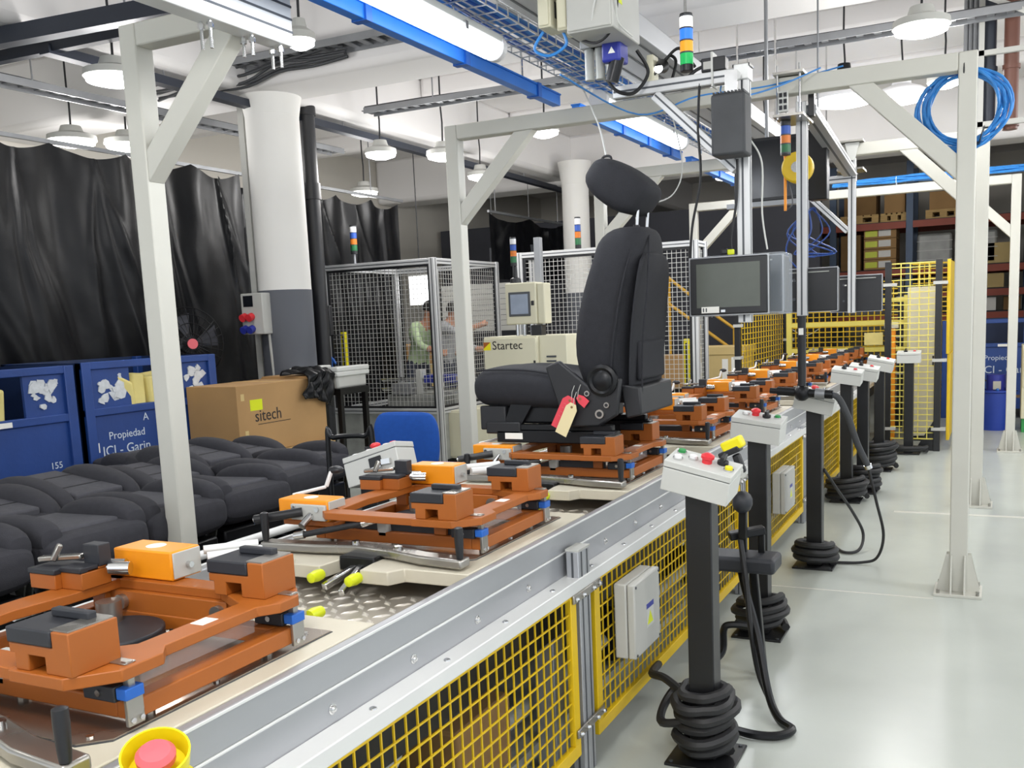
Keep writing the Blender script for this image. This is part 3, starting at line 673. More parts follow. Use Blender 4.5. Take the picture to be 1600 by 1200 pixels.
def cushion_rings(prof, M, n=40, e=2/3.0):
    """prof: list of (x, z_bottom, z_top, half width, dish)"""
    rings = []
    for (x, zb, zt, hw, dish) in prof:
        ring = []
        for k in range(n):
            a = 2*pi*k/n; ca, sa = cos(a), sin(a)
            y = math.copysign(abs(ca)**e, ca); z = math.copysign(abs(sa)**e, sa)
            Z = (zb+zt)/2+z*(zt-zb)/2
            if z > 0: Z -= dish*(1-sstep(.52, .72, abs(y)))*min(1, z*1.3)
            ring.append(M@Vector((x, y*hw, Z)))
        rings.append(ring)
    return rings
I4 = Matrix.Identity(4)
cs = thing('car_seat', 'upright black fabric car seat with headrest standing on the third orange fixture', 'car seat', (-1.55, 3.68, .95))
T = lambda x, z: (x+1.55, z-.95)
bp = []
for (z, xf, xr, hw, d) in ((1.10, -1.42, -1.30, .17, .0), (1.13, -1.46, -1.275, .205, .005), (1.2, -1.512, -1.28, .225, .02), (1.30, -1.535, -1.275, .237, .035), (1.4, -1.527, -1.265, .24, .04), (1.5, -1.505, -1.253, .238, .035), (1.6, -1.475, -1.238, .228, .025), (1.68, -1.445, -1.228, .21, .012), (1.735, -1.436, -1.226, .19, .004), (1.775, -1.40, -1.232, .16, 0), (1.797, -1.355, -1.25, .11, 0)):
    bp.append((z-.95, xf+1.55, xr+1.55, hw, d))
back = MB().loft(back_rings(0, bp, I4)).build('backrest', 'seat_fabric', cs, sub=1)
# rear shell panel with map pocket, proud of the back
sh = MB(); rr = []
for (z, x, hw) in ((1.08, -1.292, .18), (1.2, -1.277, .212), (1.35, -1.268, .22), (1.5, -1.25, .215), (1.62, -1.234, .2), (1.7, -1.228, .165)):
    ring = []
    for k in range(24):
        a = 2*pi*k/24; ring.append(Vector((x+1.55+.012*cos(a), hw*sin(a), z-.95)))
    rr.append(ring)
sh.loft(rr).build('rear_panel', 'seat_fabric', back, sub=1)
MB().box(.28, .304, -.15, .15, .245, .40).build('map_pocket', 'seat_fabric', back, bev=.012)
MB().tube(spl([(.20, -.236, .2), (.225, -.242, .4), (.26, -.232, .6), (.285, -.18, .75)], 6), .0035, 6).build('side_seam', 'seat_fabric', back)
MB().tube(spl([(.31, -.17, .15), (.325, -.185, .4), (.345, -.175, .6), (.33, -.1, .77), (.3, 0, .83)], 6), .004, 6).build('rear_seam', 'seat_fabric', back)
MB().prism([(.235, .235), (.315, .225), (.32, .115), (.255, .10)], -.205, .2, 'y').build('lower_flap', 'seat_plastic', cs, bev=.008)
cp = []
for (x, zb, zt, hw, d) in ((-1.985, 1.15, 1.2, .15, 0), (-1.975, 1.11, 1.235, .2, 0), (-1.94, 1.085, 1.262, .232, .004), (-1.88, 1.08, 1.272, .245, .012), (-1.78, 1.08, 1.272, .25, .025), (-1.66, 1.075, 1.262, .25, .035), (-1.55, 1.07, 1.235, .245, .035), (-1.47, 1.07, 1.2, .235, .02), (-1.44, 1.09, 1.17, .21, 0)):
    cp.append((x+1.55, zb-.95, zt-.95, hw, d))
cu = MB().loft(cushion_rings(cp, I4)).build('cushion', 'seat_fabric', cs, sub=1)
MB().tube(spl([(-.40, -.2, .295), (-.33, -.222, .30), (-.15, -.225, .295), (.02, -.22, .265)], 6), .0035, 6).build('cushion_seam', 'seat_fabric', cu)
# side valance and recliner
vp = [(-.06, .31), (.0, .335), (.14, .22), (.19, .28), (.26, .26), (.24, .12), (.16, .075), (.02, .07)]
sv = MB().prism(vp, -.262, -.235, 'y').build('side_valance', 'seat_plastic', cs, bev=.008)
MB().lathe([(.062, 0), (.062, .018), (.05, .024), (.04, .018), (.034, .022), (.02, .027), (.001, .028)], (.185, -.255, .255), 28, Matrix.Rotation(pi/2, 3, 'X')).build('recliner_cover', 'black_metal', sv)
for (x, z, r) in ((.12, .205, .011), (.2, .16, .011), (.17, .125, .018)):
    MB().cyl((x, -.262, z), (x, -.272, z), r, n=14).build('bolt', 'steel', sv); MB().cyl((x, -.272, z), (x, -.274, z), r*.6, n=12).build('bolt_socket', 'black_plastic', sv)
MB().bar((-.33, -.2, .15), (-.33, -.2, .05), .12, .03).bar((-.36, -.21, .06), (-.2, -.21, .06), .03, .05).build('front_riser', 'seat_plastic', cs, bev=.006)
for y in (-.2, .2):
    r = MB().box(-.31, .22, y-.025, y+.025, .0, .05).build('slide_rail', 'black_metal', cs, bev=.004)
    if y < 0: MB().box(-.27, -.19, y-.027, y-.025, .015, .04).build('barcode_label', 'paper', r)
    MB().box(-.3, .2, y-.018, y+.018, .05, .075).build('upper_rail', 'black_metal', r, bev=.004)
    MB().prism([(-.28, .075), (-.2, .075), (-.14, .17), (-.24, .17)], y-.012, y+.012, 'y').build('link_arm', 'black_metal', r)
MB().box(-.35, .1, -.19, .19, .075, .15).build('seat_pan', 'black_metal', cs, bev=.01)
hr = []
for (t_, xf, xr, hw) in ((0, -.03, .03, .08), (.01, -.055, .05, .108), (.04, -.078, .06, .124), (.10, -.084, .06, .128), (.15, -.08, .052, .126), (.185, -.066, .038, .112), (.203, -.04, .01, .08)): hr.append((t_*1.34, xf*1.25, xr*1.25, hw*1.08, .006))
MH = Matrix.Translation((.30, .0, .94))@Matrix.Rotation(radians(-52), 4, 'Y')@Matrix.Translation((0, 0, -.01))
h = MB().loft(back_rings(0, [(z, a, b, c, d) for z, a, b, c, d in hr], MH, 28, 2/3.6)).build('headrest', 'seat_fabric', cs, sub=1)
for y in (-.06, .06): MB().cyl((.265, y, .80), (.28, y, .97), .0065, n=10).build('headrest_post', 'chrome', cs)
for y in (-.06, .06): MB().cyl((.266, y, .825), (.268, y, .85), .013, n=10).build('post_sleeve', 'black_plastic', back)
def hang_tag(name, m, c, ang, w, h, label, y=0):
    t = thing(name, label, 'tag', c)
    M = Matrix.Rotation(radians(ang), 3, 'Y')
    MB().ob((0, 0, -h/2), (w/2, .0012, h/2), M).build('card', m, t) if False else MB().add([M@Vector(p) for p in [(-w/2, -.001, -h), (w/2, -.001, -h), (w/2, -.001, -.02), (w/4, -.001, 0), (-w/4, -.001, 0), (-w/2, -.001, -.02), (-w/2, .001, -h), (w/2, .001, -h), (w/2, .001, -.02), (w/4, .001, 0), (-w/4, .001, 0), (-w/2, .001, -.02)]],
        [(0, 1, 2, 3, 4, 5), (11, 10, 9, 8, 7, 6)]+[(i, i+6, (i+1) % 6+6, (i+1) % 6) for i in range(6)]).build('card', m, t, smooth=False)
    MB().tube([(0, 0, -.012), (.004, .0, .02), (.01, .012, .045)], .0015, 5).build('string', 'box_grey', t)
    MB().cyl(M@Vector((0, -.0015, -.015)), M@Vector((0, -.003, -.015)), .005, n=10).build('eyelet', 'cardboard_dark', t)
    return t
a = hang_tag('paper_tag', 'tag_red', (-1.492, 3.40, 1.142), 27, .062, .14, 'red paper tag hanging at the side of the upright seat', 0)
for i in range(4): MB().ob(Matrix.Rotation(radians(27), 3, 'Y')@Vector((0, -.0016, -.035-.018*i)), (.019, .0002, .0012), Matrix.Rotation(radians(27), 3, 'Y')).build('print_line', 'pale_red', a)
hang_tag('paper_tag', 'tag_red', (-1.468, 3.405, 1.145), -50, .035, .05, 'small red tag corner peeping out behind the cream tag')
hang_tag('paper_tag', 'tag_cream', (-1.478, 3.385, 1.118), 26, .05, .135, 'cream card tag hanging over the red tag on the upright seat', 0)

# ================================================================ PEDESTALS WITH CONTROL BOXES
def control_box(t, M, wl=.215, dp=.13, h=.1, btns=(), side_handle=False):
    """grey-white button box; M places its lower centre"""
    def fix(o): o.data.transform(M); return o
    b = fix(MB().box(-wl/2, wl/2, -dp/2, dp/2, 0, h-.024).build('control_box', 'box_white', t, bev=.003))
    fix(MB().box(-wl/2-.001, wl/2+.001, -dp/2-.001, dp/2+.001, h-.022, h).build('box_lid', 'box_white', b, bev=.003))
    fix(MB().box(-wl/2+.003, wl/2-.003, -dp/2+.002, dp/2-.002, h-.026, h-.02).build('lid_gasket', 'alu_slot', b))
    for (x, y, m_, kind) in btns:
        if kind == 'b':
            fix(MB().cyl((x, y, h), (x, y, h+.006), .016, n=14).build('button_ring', 'chrome', b))
            fix(MB().cyl((x, y, h+.006), (x, y, h+.013), .012, n=14).build('button', m_, b))
        elif kind == 'm':
            fix(MB().lathe([(.016, 0), (.016, .012), (.021, .016), (.021, .024), (.012, .03), (.001, .031)], (x, y, h), 16).build('mushroom_button', m_, b))
        elif kind == 's':
            fix(MB().cyl((x, y, h), (x, y, h+.012), .018, n=14).box(x-.006, x+.006, y-.022, y+.022, h+.012, h+.03).build('selector', m_, b, bev=.002))
    return b
BT = [(-.08, .025, 'button_green', 'b'), (-.075, -.03, 'button_white', 'b'), (-.035, .0, 'button_white', 'b'), (.01, .0, 'button_red', 'm'), (.055, .02, 'black_plastic', 's'), (.085, -.02, 'signal_yellow', 'b')]
BT2 = [(-.06, .0, 'button_white', 'b'), (-.02, .01, 'button_red', 'm'), (.03, .0, 'black_plastic', 's'), (.075, .01, 'button_green', 'b')]
BT3 = [(-.03, .0, 'black_plastic', 's'), (.05, .0, 'button_red', 'b')]
def coil(t, x, y, turns, r, rc, z0, dz, seed, sq=1.):
    rnd = random.Random(seed); pts = []
    for i in range(int(turns*14)+1):
        a = 2*pi*i/14; rr = rc+rnd.uniform(-.006, .008)+.012*sin(a*.37+seed)
        pts.append((x+rr*cos(a), y+rr*sin(a), z0+r+dz*i/14+.010*sin(a+seed*1.7)))
    return pts
def pedestal(x, y, label, hl, boxrot, btns, turns=5, rc=.085, hr=.0175, h=.9, dz=.036, box=True):
    t = thing('control_pedestal', label, 'control post', (x, y, 0), 'black control posts along the line')
    MB().box(-.11, .11, -.11, .11, 0, .01).build('base_plate', 'black_paint', t, bev=.002)
    for a, b in ((1, 1), (-1, 1), (1, -1), (-1, -1)): MB().cyl((a*.092, b*.092, .01), (a*.092, b*.092, .014), .007, n=8).build('plate_hole', 'alu_slot', t)
    MB().box(-.042, .042, -.042, .042, .01, h).build('pole', 'black_paint', t, bev=.004)
    if box:
        M = Matrix.Translation((0, -.03, h-.006))@Matrix.Rotation(radians(boxrot), 4, 'Y')@Matrix.Rotation(radians(9), 4, 'X')
        control_box(t, M, btns=btns)
    if turns:
        c = thing('coiled_hose', hl, 'hose', (x, y, .01), 'black hoses coiled round the control posts')
        MB().tube(spl(coil(t, 0, 0, turns, hr, rc, .0, dz, int(x*-100)+int(y*10)), 2), hr, 8).build('hose', 'rubber', c)
        if y < 3.5:
            MB().tube(spl([(-.08, .02, .19), (-.17, .10, .2), (-.25, .2, .17), (-.3, .42, .12)], 5), hr*.8, 8).build('hose_tail', 'rubber', c)
            MB().tube(spl([(-.06, -.05, .12), (-.14, -.03, .10), (-.16, .05, .12), (-.13, .1, .17), (-.07, .07, .19)], 5), hr*.8, 8).build('hose_loop', 'rubber', c)
pedestal(-.83, 2.89, 'nearest black control post with white button box and thick hose at its foot', 'thick black hose wound high around the nearest control post', 13, BT, 6, .083, .0185)
pedestal(-.93, 4.16, 'second black control post, just behind the black standing stool', 'black hose coiled at the foot of the second control post', 8, BT2, 4, .1, .0185)
pedestal(-.895, 5.40, 'third black control post, in front of the bare yellow fence, yellow button on top', 'black hose heaped around the foot of the third control post', 13, BT2, 3, .105, .02)
pedestal(-.985, 7.33, 'fourth black control post, left one of the close pair', 'black hose spread wide at the foot of the fourth control post', 9, BT3, 4, .13, .02)
pedestal(-.915, 7.72, 'fifth black control post, right one of the close pair', 'black hose stacked around the foot of the fifth control post', 10, BT3, 5, .12, .02)
pedestal(-.905, 8.80, 'sixth black control post, before the left end of the mesh cell gate', 'dark hose wound in a tall drum at the sixth control post', 12, BT3, 6, .125, .022)
pedestal(-.745, 9.86, 'farthest black control post, standing in front of the yellow mesh cell', 'flat ring of black cable at the foot of the farthest control post', 0, BT3, 2, .16, .018, dz=.02)
# emergency stop in the lower left corner
t = thing('emergency_stop', 'yellow guarded emergency stop with red button in the lower left foreground', 'button', (-1.117, .985, .788))
MB().box(-.05, .03, -.06, .02, -.07, .012).build('housing', 'signal_yellow', t, bev=.008)
MB().lathe([(.034, .0), (.046, .02), (.05, .05), (.047, .05), (.041, .018), (.03, .01), (.001, .01)], (-.008, -.02, .008), 30).build('guard_ring', 'signal_yellow', t)
MB().lathe([(.014, 0), (.014, .018), (.028, .022), (.029, .034), (.022, .042), (.001, .044)], (-.008, -.02, .02), 24).build('mushroom_button', 'pale_red', t)
t.rotation_euler = (radians(17), radians(17), 0)
# standing stool behind the nearest post
t = thing('standing_stool', 'black tubular standing stool between the first and second control posts', 'stool', (-.82, 3.45, 0))
P = lambda x, y, z: (x+.82, y-3.45, z)
MB().tube(spl([P(-.87, 3.52, .52), P(-.84, 3.48, .42), P(-.775, 3.40, .26), P(-.715, 3.31, .07), P(-.66, 3.22, .02), P(-.60, 3.15, .018), P(-.64, 3.08, .018), P(-.74, 3.07, .018), P(-.87, 3.13, .018), P(-1.0, 3.3, .018), P(-1.03, 3.6, .018), P(-.995, 3.73, .05), P(-.99, 3.74, .14), P(-.965, 3.745, .165), P(-.88, 3.75, .165), P(-.85, 3.74, .14), P(-.83, 3.66, .02)], 6), .015, 8).build('sled_base', 'black_metal', t)
MB().bar(P(-.8, 3.62, .02), P(-.83, 3.58, .5), .03, .03).build('leg', 'black_metal', t, bev=.004)
MB().bar(P(-.86, 3.56, .45), P(-.86, 3.56, .66), .028, .028).build('leg', 'black_metal', t, bev=.004)
MB().box(-.17, .1, .0, .15, .47, .53).build('seat', 'black_pad', t, bev=.014)
MB().bar(P(-.9, 3.5, .6), P(-.78, 3.56, .62), .05, .03).bar(P(-.79, 3.56, .5), P(-.79, 3.56, .62), .025, .02).build('bracket', 'black_metal', t, bev=.004)
MB().ball((-.015, .0, .745), .045, (.85, 1, .95)).build('knee_pad', 'black_pad', t)
MB().bar((-.02, .02, .6), (-.015, .01, .72), .03, .03).build('pad_stem', 'black_metal', t, bev=.004)
MB().tube(spl([(-.03, .02, .6), (.0, -.02, .45), (.02, -.05, .3), (.05, -.06, .12), (.1, -.1, .03)], 6), .011, 8).build('cable', 'rubber', t)
# scanner
t = thing('hand_scanner', 'yellow and black hand scanner resting in its holder behind the nearest control box', 'scanner', (-.87, 3.42, .93))
MB().ob((.01, 0, .035), (.04, .028, .022), Matrix.Rotation(radians(-25), 3, 'Y')).build('head', 'signal_yellow', t, bev=.008)
MB().ob((-.0, 0, .008), (.042, .03, .012), Matrix.Rotation(radians(-25), 3, 'Y')).build('nose', 'black_plastic', t, bev=.006)
MB().bar((.02, 0, .0), (.045, 0, -.07), .03, .03).build('grip', 'black_plastic', t, bev=.008)
MB().box(-.05, .05, -.02, .04, -.09, -.05).bar((-.04, .01, -.05), (-.04, .01, .0), .02, .05).bar((0, .02, -.09), (-.06, .4, -.12), .03, .03).build('holder', 'box_grey', t, bev=.005)
# torque tool with hose
t = thing('torque_arm', 'black torque arm hanging over the third control post with its corrugated hose', 'tool', (-.93, 5.2, 1.0))
MB().cyl((.0, 0, .02), (.0, 0, .47), .022, n=14).build('arm_tube', 'black_plastic', t)
MB().ball((0, 0, .0), .045, (1, 1, 1)).build('joint', 'black_metal', t); MB().cyl((-.13, 0, .01), (.16, 0, -.01), .024, n=14).cyl((-.17, 0, .013), (-.13, 0, .01), .016, n=12).build('tool_body', 'black_metal', t)
MB().cyl((.07, 0, -.004), (.12, 0, -.008), .03, n=14).build('collar', 'tray_grey', t)
MB().box(-.012, .012, -.026, -.02, .31, .345).build('tag_label', 'paper', t)
hs = spl([(.15, 0, -.01), (.19, 0, -.03), (.235, .02, -.13), (.28, .05, -.28), (.33, .08, -.40)], 8)
MB().tube(hs, .017, 10).build('hose', 'cable_dark', t)
MB().cyl((.328, .08, -.395), (.335, .085, -.415), .02, n=14).build('hose_clamp', 'chrome', t)
MB().tube(spl([(.33, .08, -.4), (.37, .12, -.6), (.40, .2, -.8), (.36, .28, -.95), (.28, .28, -.985), (.15, .26, -.99), (.06, .22, -.985)], 7), .008, 8).build('cable', 'rubber', t)
single(MB().tube(spl([(-.85, 5.42, .55), (-.8, 5.55, .42), (-.74, 5.75, .25), (-.69, 5.85, .1), (-.7, 5.75, .02), (-.78, 5.7, .012), (-.9, 5.9, .012), (-1.06, 6.0, .012)], 7), .009, 8), 'loose_cable', 'rubber', 'thin black cable looping from the third control post to the floor', 'cable')
# left pedestal with a box turned towards the left worker
t = thing('control_pedestal', 'grey tilted control box on a black post left of the line by the blue chair', 'control post', (-2.2, 3.05, 0))
MB().box(-.1, .1, -.1, .1, 0, .01).build('base_plate', 'black_paint', t); MB().box(-.04, .04, -.04, .04, .01, .86).build('pole', 'black_paint', t, bev=.004)
M = Matrix.Translation((.06, -.02, .855))@Matrix.Rotation(radians(-17), 4, 'Y')@Matrix.Rotation(radians(-9), 4, 'X')
b = control_box(t, M, wl=.26, dp=.12, h=.12, btns=[(-.11, 0, 'button_white', 'b'), (-.08, .02, 'signal_yellow', 'b'), (-.04, .0, 'button_white', 'b'), (-.005, .0, 'button_red', 'm'), (.045, 0, 'button_white', 'b'), (.08, 0, 'button_red', 'b'), (-.06, .03, 'black_plastic', 's')])
o = MB().box(-.005, .055, -.066, -.06, .045, .085).build('connector_socket', 'black_plastic', b, bev=.004); o.data.transform(M)
o = MB().bar((0, -.072, .04), (.055, -.072, .043), .008, .008).bar((.06, -.07, .055), (.1, -.07, .05), .012, .02).build('connector_lever', 'chrome', b); o.data.transform(M)
t = thing('foam_bracket', 'black hooped bracket behind the grey tilted control box', 'bracket', (-2.55, 3.35, .6))
MB().tube(spl([(-.10, 0, -.6), (-.1, 0, .33), (-.07, 0, .37), (.1, 0, .38), (.14, 0, .34), (.15, 0, -.6)], 5), .012, 8).build('hoop', 'black_metal', t)

# ================================================================ FLAT SEATS WAITING ON THE LEFT
def make_flat_seat():
    t = thing('folded_car_seat', 'x', 'car seat', (0, 0, 0), 'black car seats lying folded flat on the left')
    Mb = Matrix.Rotation(pi, 4, 'Z'); Mk_ = Mb@Matrix.Translation((.45, 0, .06))@Matrix.Rotation(radians(83), 4, 'Y')
    cp = [(-.02, .02, .06, .17, 0), (-.01, -.02, .10, .21, 0), (.03, -.05, .118, .226, .006), (.08, -.06, .13, .232, .012), (.2, -.06, .125, .234, .014), (.33, -.06, .112, .23, .014), (.42, -.05, .1, .222, .01), (.46, -.02, .08, .2, 0)]
    c = MB().loft(cushion_rings([(x, zb, zt, hw, d) for x, zb, zt, hw, d in cp], Mb@Matrix.Translation((0, 0, .02)), 40, 2/4.4)).build('cushion', 'seat_fabric_grey', t, sub=1)
    o = MB().box(-.42, -.05, -.13, .13, .10, .146).build('cushion_insert', 'seat_insert', c, bev=.014)
    for q in (-1, 1):
        o = MB().loft(cushion_rings([(-.02+.02, .09, .1, .02, 0), (.0, .06, .145, .045, 0), (.05, .06, .178, .055, 0), (.16, .06, .192, .06, 0), (.3, .06, .186, .058, 0), (.4, .06, .16, .05, 0), (.44, .08, .12, .03, 0)], Mb@Matrix.Translation((0.01, q*.178, .015)), 24, 2/2.6)).build('side_bolster', 'seat_fabric_grey', c, sub=1)
        o = MB().loft(back_rings(0, [(.03, -.05, .0, .02, 0), (.06, -.1, .0, .045, 0), (.14, -.135, .0, .06, 0), (.26, -.15, .0, .066, 0), (.38, -.142, .0, .062, 0), (.47, -.115, .0, .05, 0), (.52, -.07, .0, .025, 0)], Mk_@Matrix.Translation((0, q*.172, 0)), 24, 2/2.6)).build('side_bolster', 'seat_fabric_grey', c, sub=1)
    for q in (-1, 1): MB().tube(spl([Mb@Vector(p) for p in ((.06, q*.19, .165), (.2, q*.2, .176), (.4, q*.17, .14))], 5), .003, 5).build('cushion_seam', 'seat_plastic', c)
    Mk = Mb@Matrix.Translation((.45, 0, .06))@Matrix.Rotation(radians(83), 4, 'Y')
    bp = [(0, -.06, .05, .17, 0), (.03, -.07, .07, .2, .0), (.1, -.08, .075, .218, .012), (.22, -.085, .075, .23, .015), (.34, -.085, .075, .232, .015), (.45, -.083, .07, .225, .01), (.54, -.075, .065, .21, .005), (.61, -.06, .055, .175, .005), (.64, -.02, .03, .12, 0)]
    k = MB().loft(back_rings(0, bp, Mk, 40, 2/4.4)).build('backrest', 'seat_fabric_grey', t, sub=1)
    o = MB().box(-.098, -.03, -.125, .125, .07, .50).build('backrest_insert', 'seat_insert', k, bev=.012); o.data.transform(Mk)
    for z in (.2, .38): MB().tube([Mk@Vector((-.099, y, z)) for y in (-.13, 0, .13)], .0025, 5).build('backrest_seam', 'seat_plastic', k)
    for sy in (-1, 1):
        b = MB().prism([(-x, z) for x, z in ((.08, -.03), (.3, .0), (.46, .1), (.5, .07), (.46, -.04), (.3, -.09), (.1, -.1))], sy*.225, sy*.232, 'y').build('side_bracket', 'seat_steel', t, bev=.002)
        for x, z in ((.15, -.06), (.3, -.04), (.44, .05)): MB().cyl((-x, sy*.232, z), (-x, sy*.24, z), .012, n=10).build('bracket_bolt', 'chrome' if x > .4 else 'black_metal', b)
        MB().box(-.5, .0, sy*.2-.02, sy*.2+.02, -.2, -.155).build('slide_rail', 'black_metal', t, bev=.004)
        MB().bar((-.08, sy*.2, -.155), (-.13, sy*.2, -.05), .02, .03).bar((-.42, sy*.2, -.155), (-.4, sy*.2, -.03), .02, .03).build('riser', 'black_metal', t)
    MB().box(-.45, -.04, -.19, .19, -.15, -.05).build('seat_pan', 'black_metal', t, bev=.01)
    q = MB().box(-.5, -.45, -.235, -.2, .06, .11).build('buckle', 'seat_plastic', t, bev=.006)
    MB().box(-.475, -.455, -.232, -.212, .105, .13).build('buckle_tongue', 'chrome', q, bev=.003)
    return t
fs = make_flat_seat(); first = True
row1 = [(-2.96, 1.42, .63, 0), (-2.95, 1.9, .63, 2), (-2.95, 2.38, .63, -2), (-3.0, 2.86, .62, 1), (-3.08, 3.36, .61, -3), (-3.22, 3.86, .60, 3), (-3.5, 4.4, .58, -4)]
row2 = [(-4.12, 1.95, .42, 3), (-4.12, 2.45, .42, -2), (-4.14, 2.96, .42, 2), (-4.18, 3.48, .42, 0), (-4.2, 4.0, .43, -3), (-4.3, 4.52, .44, 3)]
SL = ['black folded seat at the lower left edge, nearest the camera', 'black folded seat second from the camera in the front row, behind the small stepped block', 'black folded seat with flat square pad just left of the gantry post',
      'black folded seat hidden partly behind the nearest white gantry post', 'black folded seat just right of the nearest gantry post, metal bracket showing', 'black folded seat in the front row behind the lever handle', 'black folded seat at the far end of the front row, near the blue chair',
      'back row folded seat below the left blue bin, at the frame edge', 'back row folded seat below the number on the left blue bin', 'back row folded seat below the gap of the two blue bins', 'back row folded seat below the lettered blue bin', 'back row folded seat right of the gantry post, beneath the cardboard box', 'last folded seat of the back row, before the cardboard box pallet']
for i, (x, y, z, a) in enumerate(row1+row2):
    o = fs if i == 0 else copy_tree(fs)
    o.location = (x, y, z); o.rotation_euler = (0, radians(a*.6), radians(a)); o['label'] = SL[i]
t = thing('seat_trolley', 'low dark trolley that the folded black seats lie on', 'trolley', (-3.6, 2.9, 0))
MB(t).box(-5.1, -2.55, 1.1, 4.75, .17, .21).build('deck', 'black_metal', t, bev=.01)
for y in (1.3, 2.9, 4.6):
    for x in (-4.8, -2.65): MB(t).box(x-.03, x+.03, y-.03, y+.03, 0, .17).build('leg', 'black_metal', t)
MB(t).box(-3.95, -2.57, 1.1, 4.75, .21, .39).build('raised_deck', 'black_metal', t)
MB(t).box(-2.56, -2.545, 1.1, 4.75, .1, .4).build('skirt', 'black_plastic', t)
t = thing('roller_rail', 'white tubular rail beside the left edge of the conveyor', 'rail', (-2.25, 2.2, .7))
for z, x in ((.72, -2.2), (.745, -2.28)): MB(t).cyl((x, 1.55, z), (x, 2.75, z), .015, n=12).build('tube', 'alu_white', t)
for y in (1.7, 2.3, 2.7): MB(t).bar((-2.1, y, .69), (-2.3, y, .72), .03, .02).build('arm', 'black_metal', t)

# ================================================================ BINS, BOXES, FAN ON THE LEFT
def blue_bin(loc, rz, W, D, H, label, seed, words, small, mats=('bin_blue', 'bin_dark')):
    """front faces local -Y; W wide, D deep"""
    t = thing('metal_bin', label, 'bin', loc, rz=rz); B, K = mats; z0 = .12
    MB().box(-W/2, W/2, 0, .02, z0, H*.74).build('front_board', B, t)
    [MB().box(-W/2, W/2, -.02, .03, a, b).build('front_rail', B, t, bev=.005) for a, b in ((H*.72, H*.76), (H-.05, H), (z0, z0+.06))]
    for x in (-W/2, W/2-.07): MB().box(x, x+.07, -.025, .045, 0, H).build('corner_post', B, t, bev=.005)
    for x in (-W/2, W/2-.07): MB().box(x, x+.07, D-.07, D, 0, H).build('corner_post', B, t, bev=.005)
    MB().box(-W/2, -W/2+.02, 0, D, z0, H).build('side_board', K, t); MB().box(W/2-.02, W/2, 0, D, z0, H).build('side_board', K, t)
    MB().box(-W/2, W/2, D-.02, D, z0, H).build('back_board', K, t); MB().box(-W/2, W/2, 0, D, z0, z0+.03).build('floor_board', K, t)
    rnd = random.Random(seed)
    for x0, x1 in ((-W/2+.07, -W*.17), (W*.2, W/2-.07)):
        p = MB().box(x0, x1, 0, .02, H*.76, H-.05).build('upper_board', B, t)
        for k in range(14):      # torn remains of old shipping papers
            cx = (x0+x1)/2+rnd.uniform(-.09, .09); cz = H*.86+rnd.uniform(-.085, .085); n = 7; rr = rnd.uniform(.02, .055)
            MB().prism([(cx+rr*rnd.uniform(.4, 1.2)*cos(2*pi*i/n), cz+rr*rnd.uniform(.4, 1.1)*sin(2*pi*i/n)) for i in range(n)], -.002-.0007*k, 0, 'y').build('paper_scrap', 'paper_torn', p)
    MB().box(-.02, .12, -.0225, -.02, H*.725, H*.75).build('rail_label', 'paper', t)
    for body, size, x, z in words: text('lettering', body, size, TM((x, -.002, z), (1, 0, 0), (0, 0, 1)), 'lettering_white', t)
    for k in range(6):
        cx = rnd.uniform(-W*.4, W*.4); rr = rnd.uniform(.03, .09)
        MB().prism([(cx+rr*rnd.uniform(.5, 1.3)*cos(2*pi*i/8)*1.5, z0+.15+.4*rr*rnd.uniform(.4, 1.1)*sin(2*pi*i/8)) for i in range(8)], -.0015, 0, 'y').build('rust_patch', 'dirt_brown', t)
    if small:
        o = MB().box(-W*.47, -W*.47+.06, -.002, 0, H*.53, H*.58).build('small_label', 'paper', t)
    return t
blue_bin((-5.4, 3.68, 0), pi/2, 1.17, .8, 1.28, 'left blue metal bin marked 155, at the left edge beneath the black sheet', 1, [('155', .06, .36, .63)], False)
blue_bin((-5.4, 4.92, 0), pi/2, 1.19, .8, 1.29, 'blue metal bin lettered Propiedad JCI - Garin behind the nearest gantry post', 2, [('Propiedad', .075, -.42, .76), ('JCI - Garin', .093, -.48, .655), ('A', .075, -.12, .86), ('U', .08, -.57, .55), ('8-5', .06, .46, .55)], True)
for k, (x, y, z, lab) in enumerate(((-5.55, 3.45, 1.02, 'lump of pale foam in the opening of the left blue bin'), (-5.55, 4.95, 1.04, 'torn yellow foam block sticking out of the lettered blue bin'))):
    rnd = random.Random(k)
    vs = []
    s = MB()
    for i in range(5):
        a = i*.11-.22
        s.add([Vector((x+rnd.uniform(-.03, .03)+dx*.14, y+a*1.2+dy*.07+rnd.uniform(-.02, .02), z-.08+dz*(.20+rnd.uniform(-.03, .05)))) for dz in (0, 1) for dx, dy in ((-1, -1), (1, -1), (1, 1), (-1, 1))], [(0, 3, 2, 1), (4, 5, 6, 7), (0, 1, 5, 4), (1, 2, 6, 5), (2, 3, 7, 6), (3, 0, 4, 7)])
    t = thing('foam_block', lab, 'foam', (x, y, z-.08)); 
    for i in range(5):
        q = MB(t); q.v = [p-t.location for p in s.v[i*8:i*8+8]]; q.f = [(0, 3, 2, 1), (4, 5, 6, 7), (0, 1, 5, 4), (1, 2, 6, 5), (2, 3, 7, 6), (3, 0, 4, 7)]
        q.build('foam_piece', 'foam_yellow', t, bev=.02)
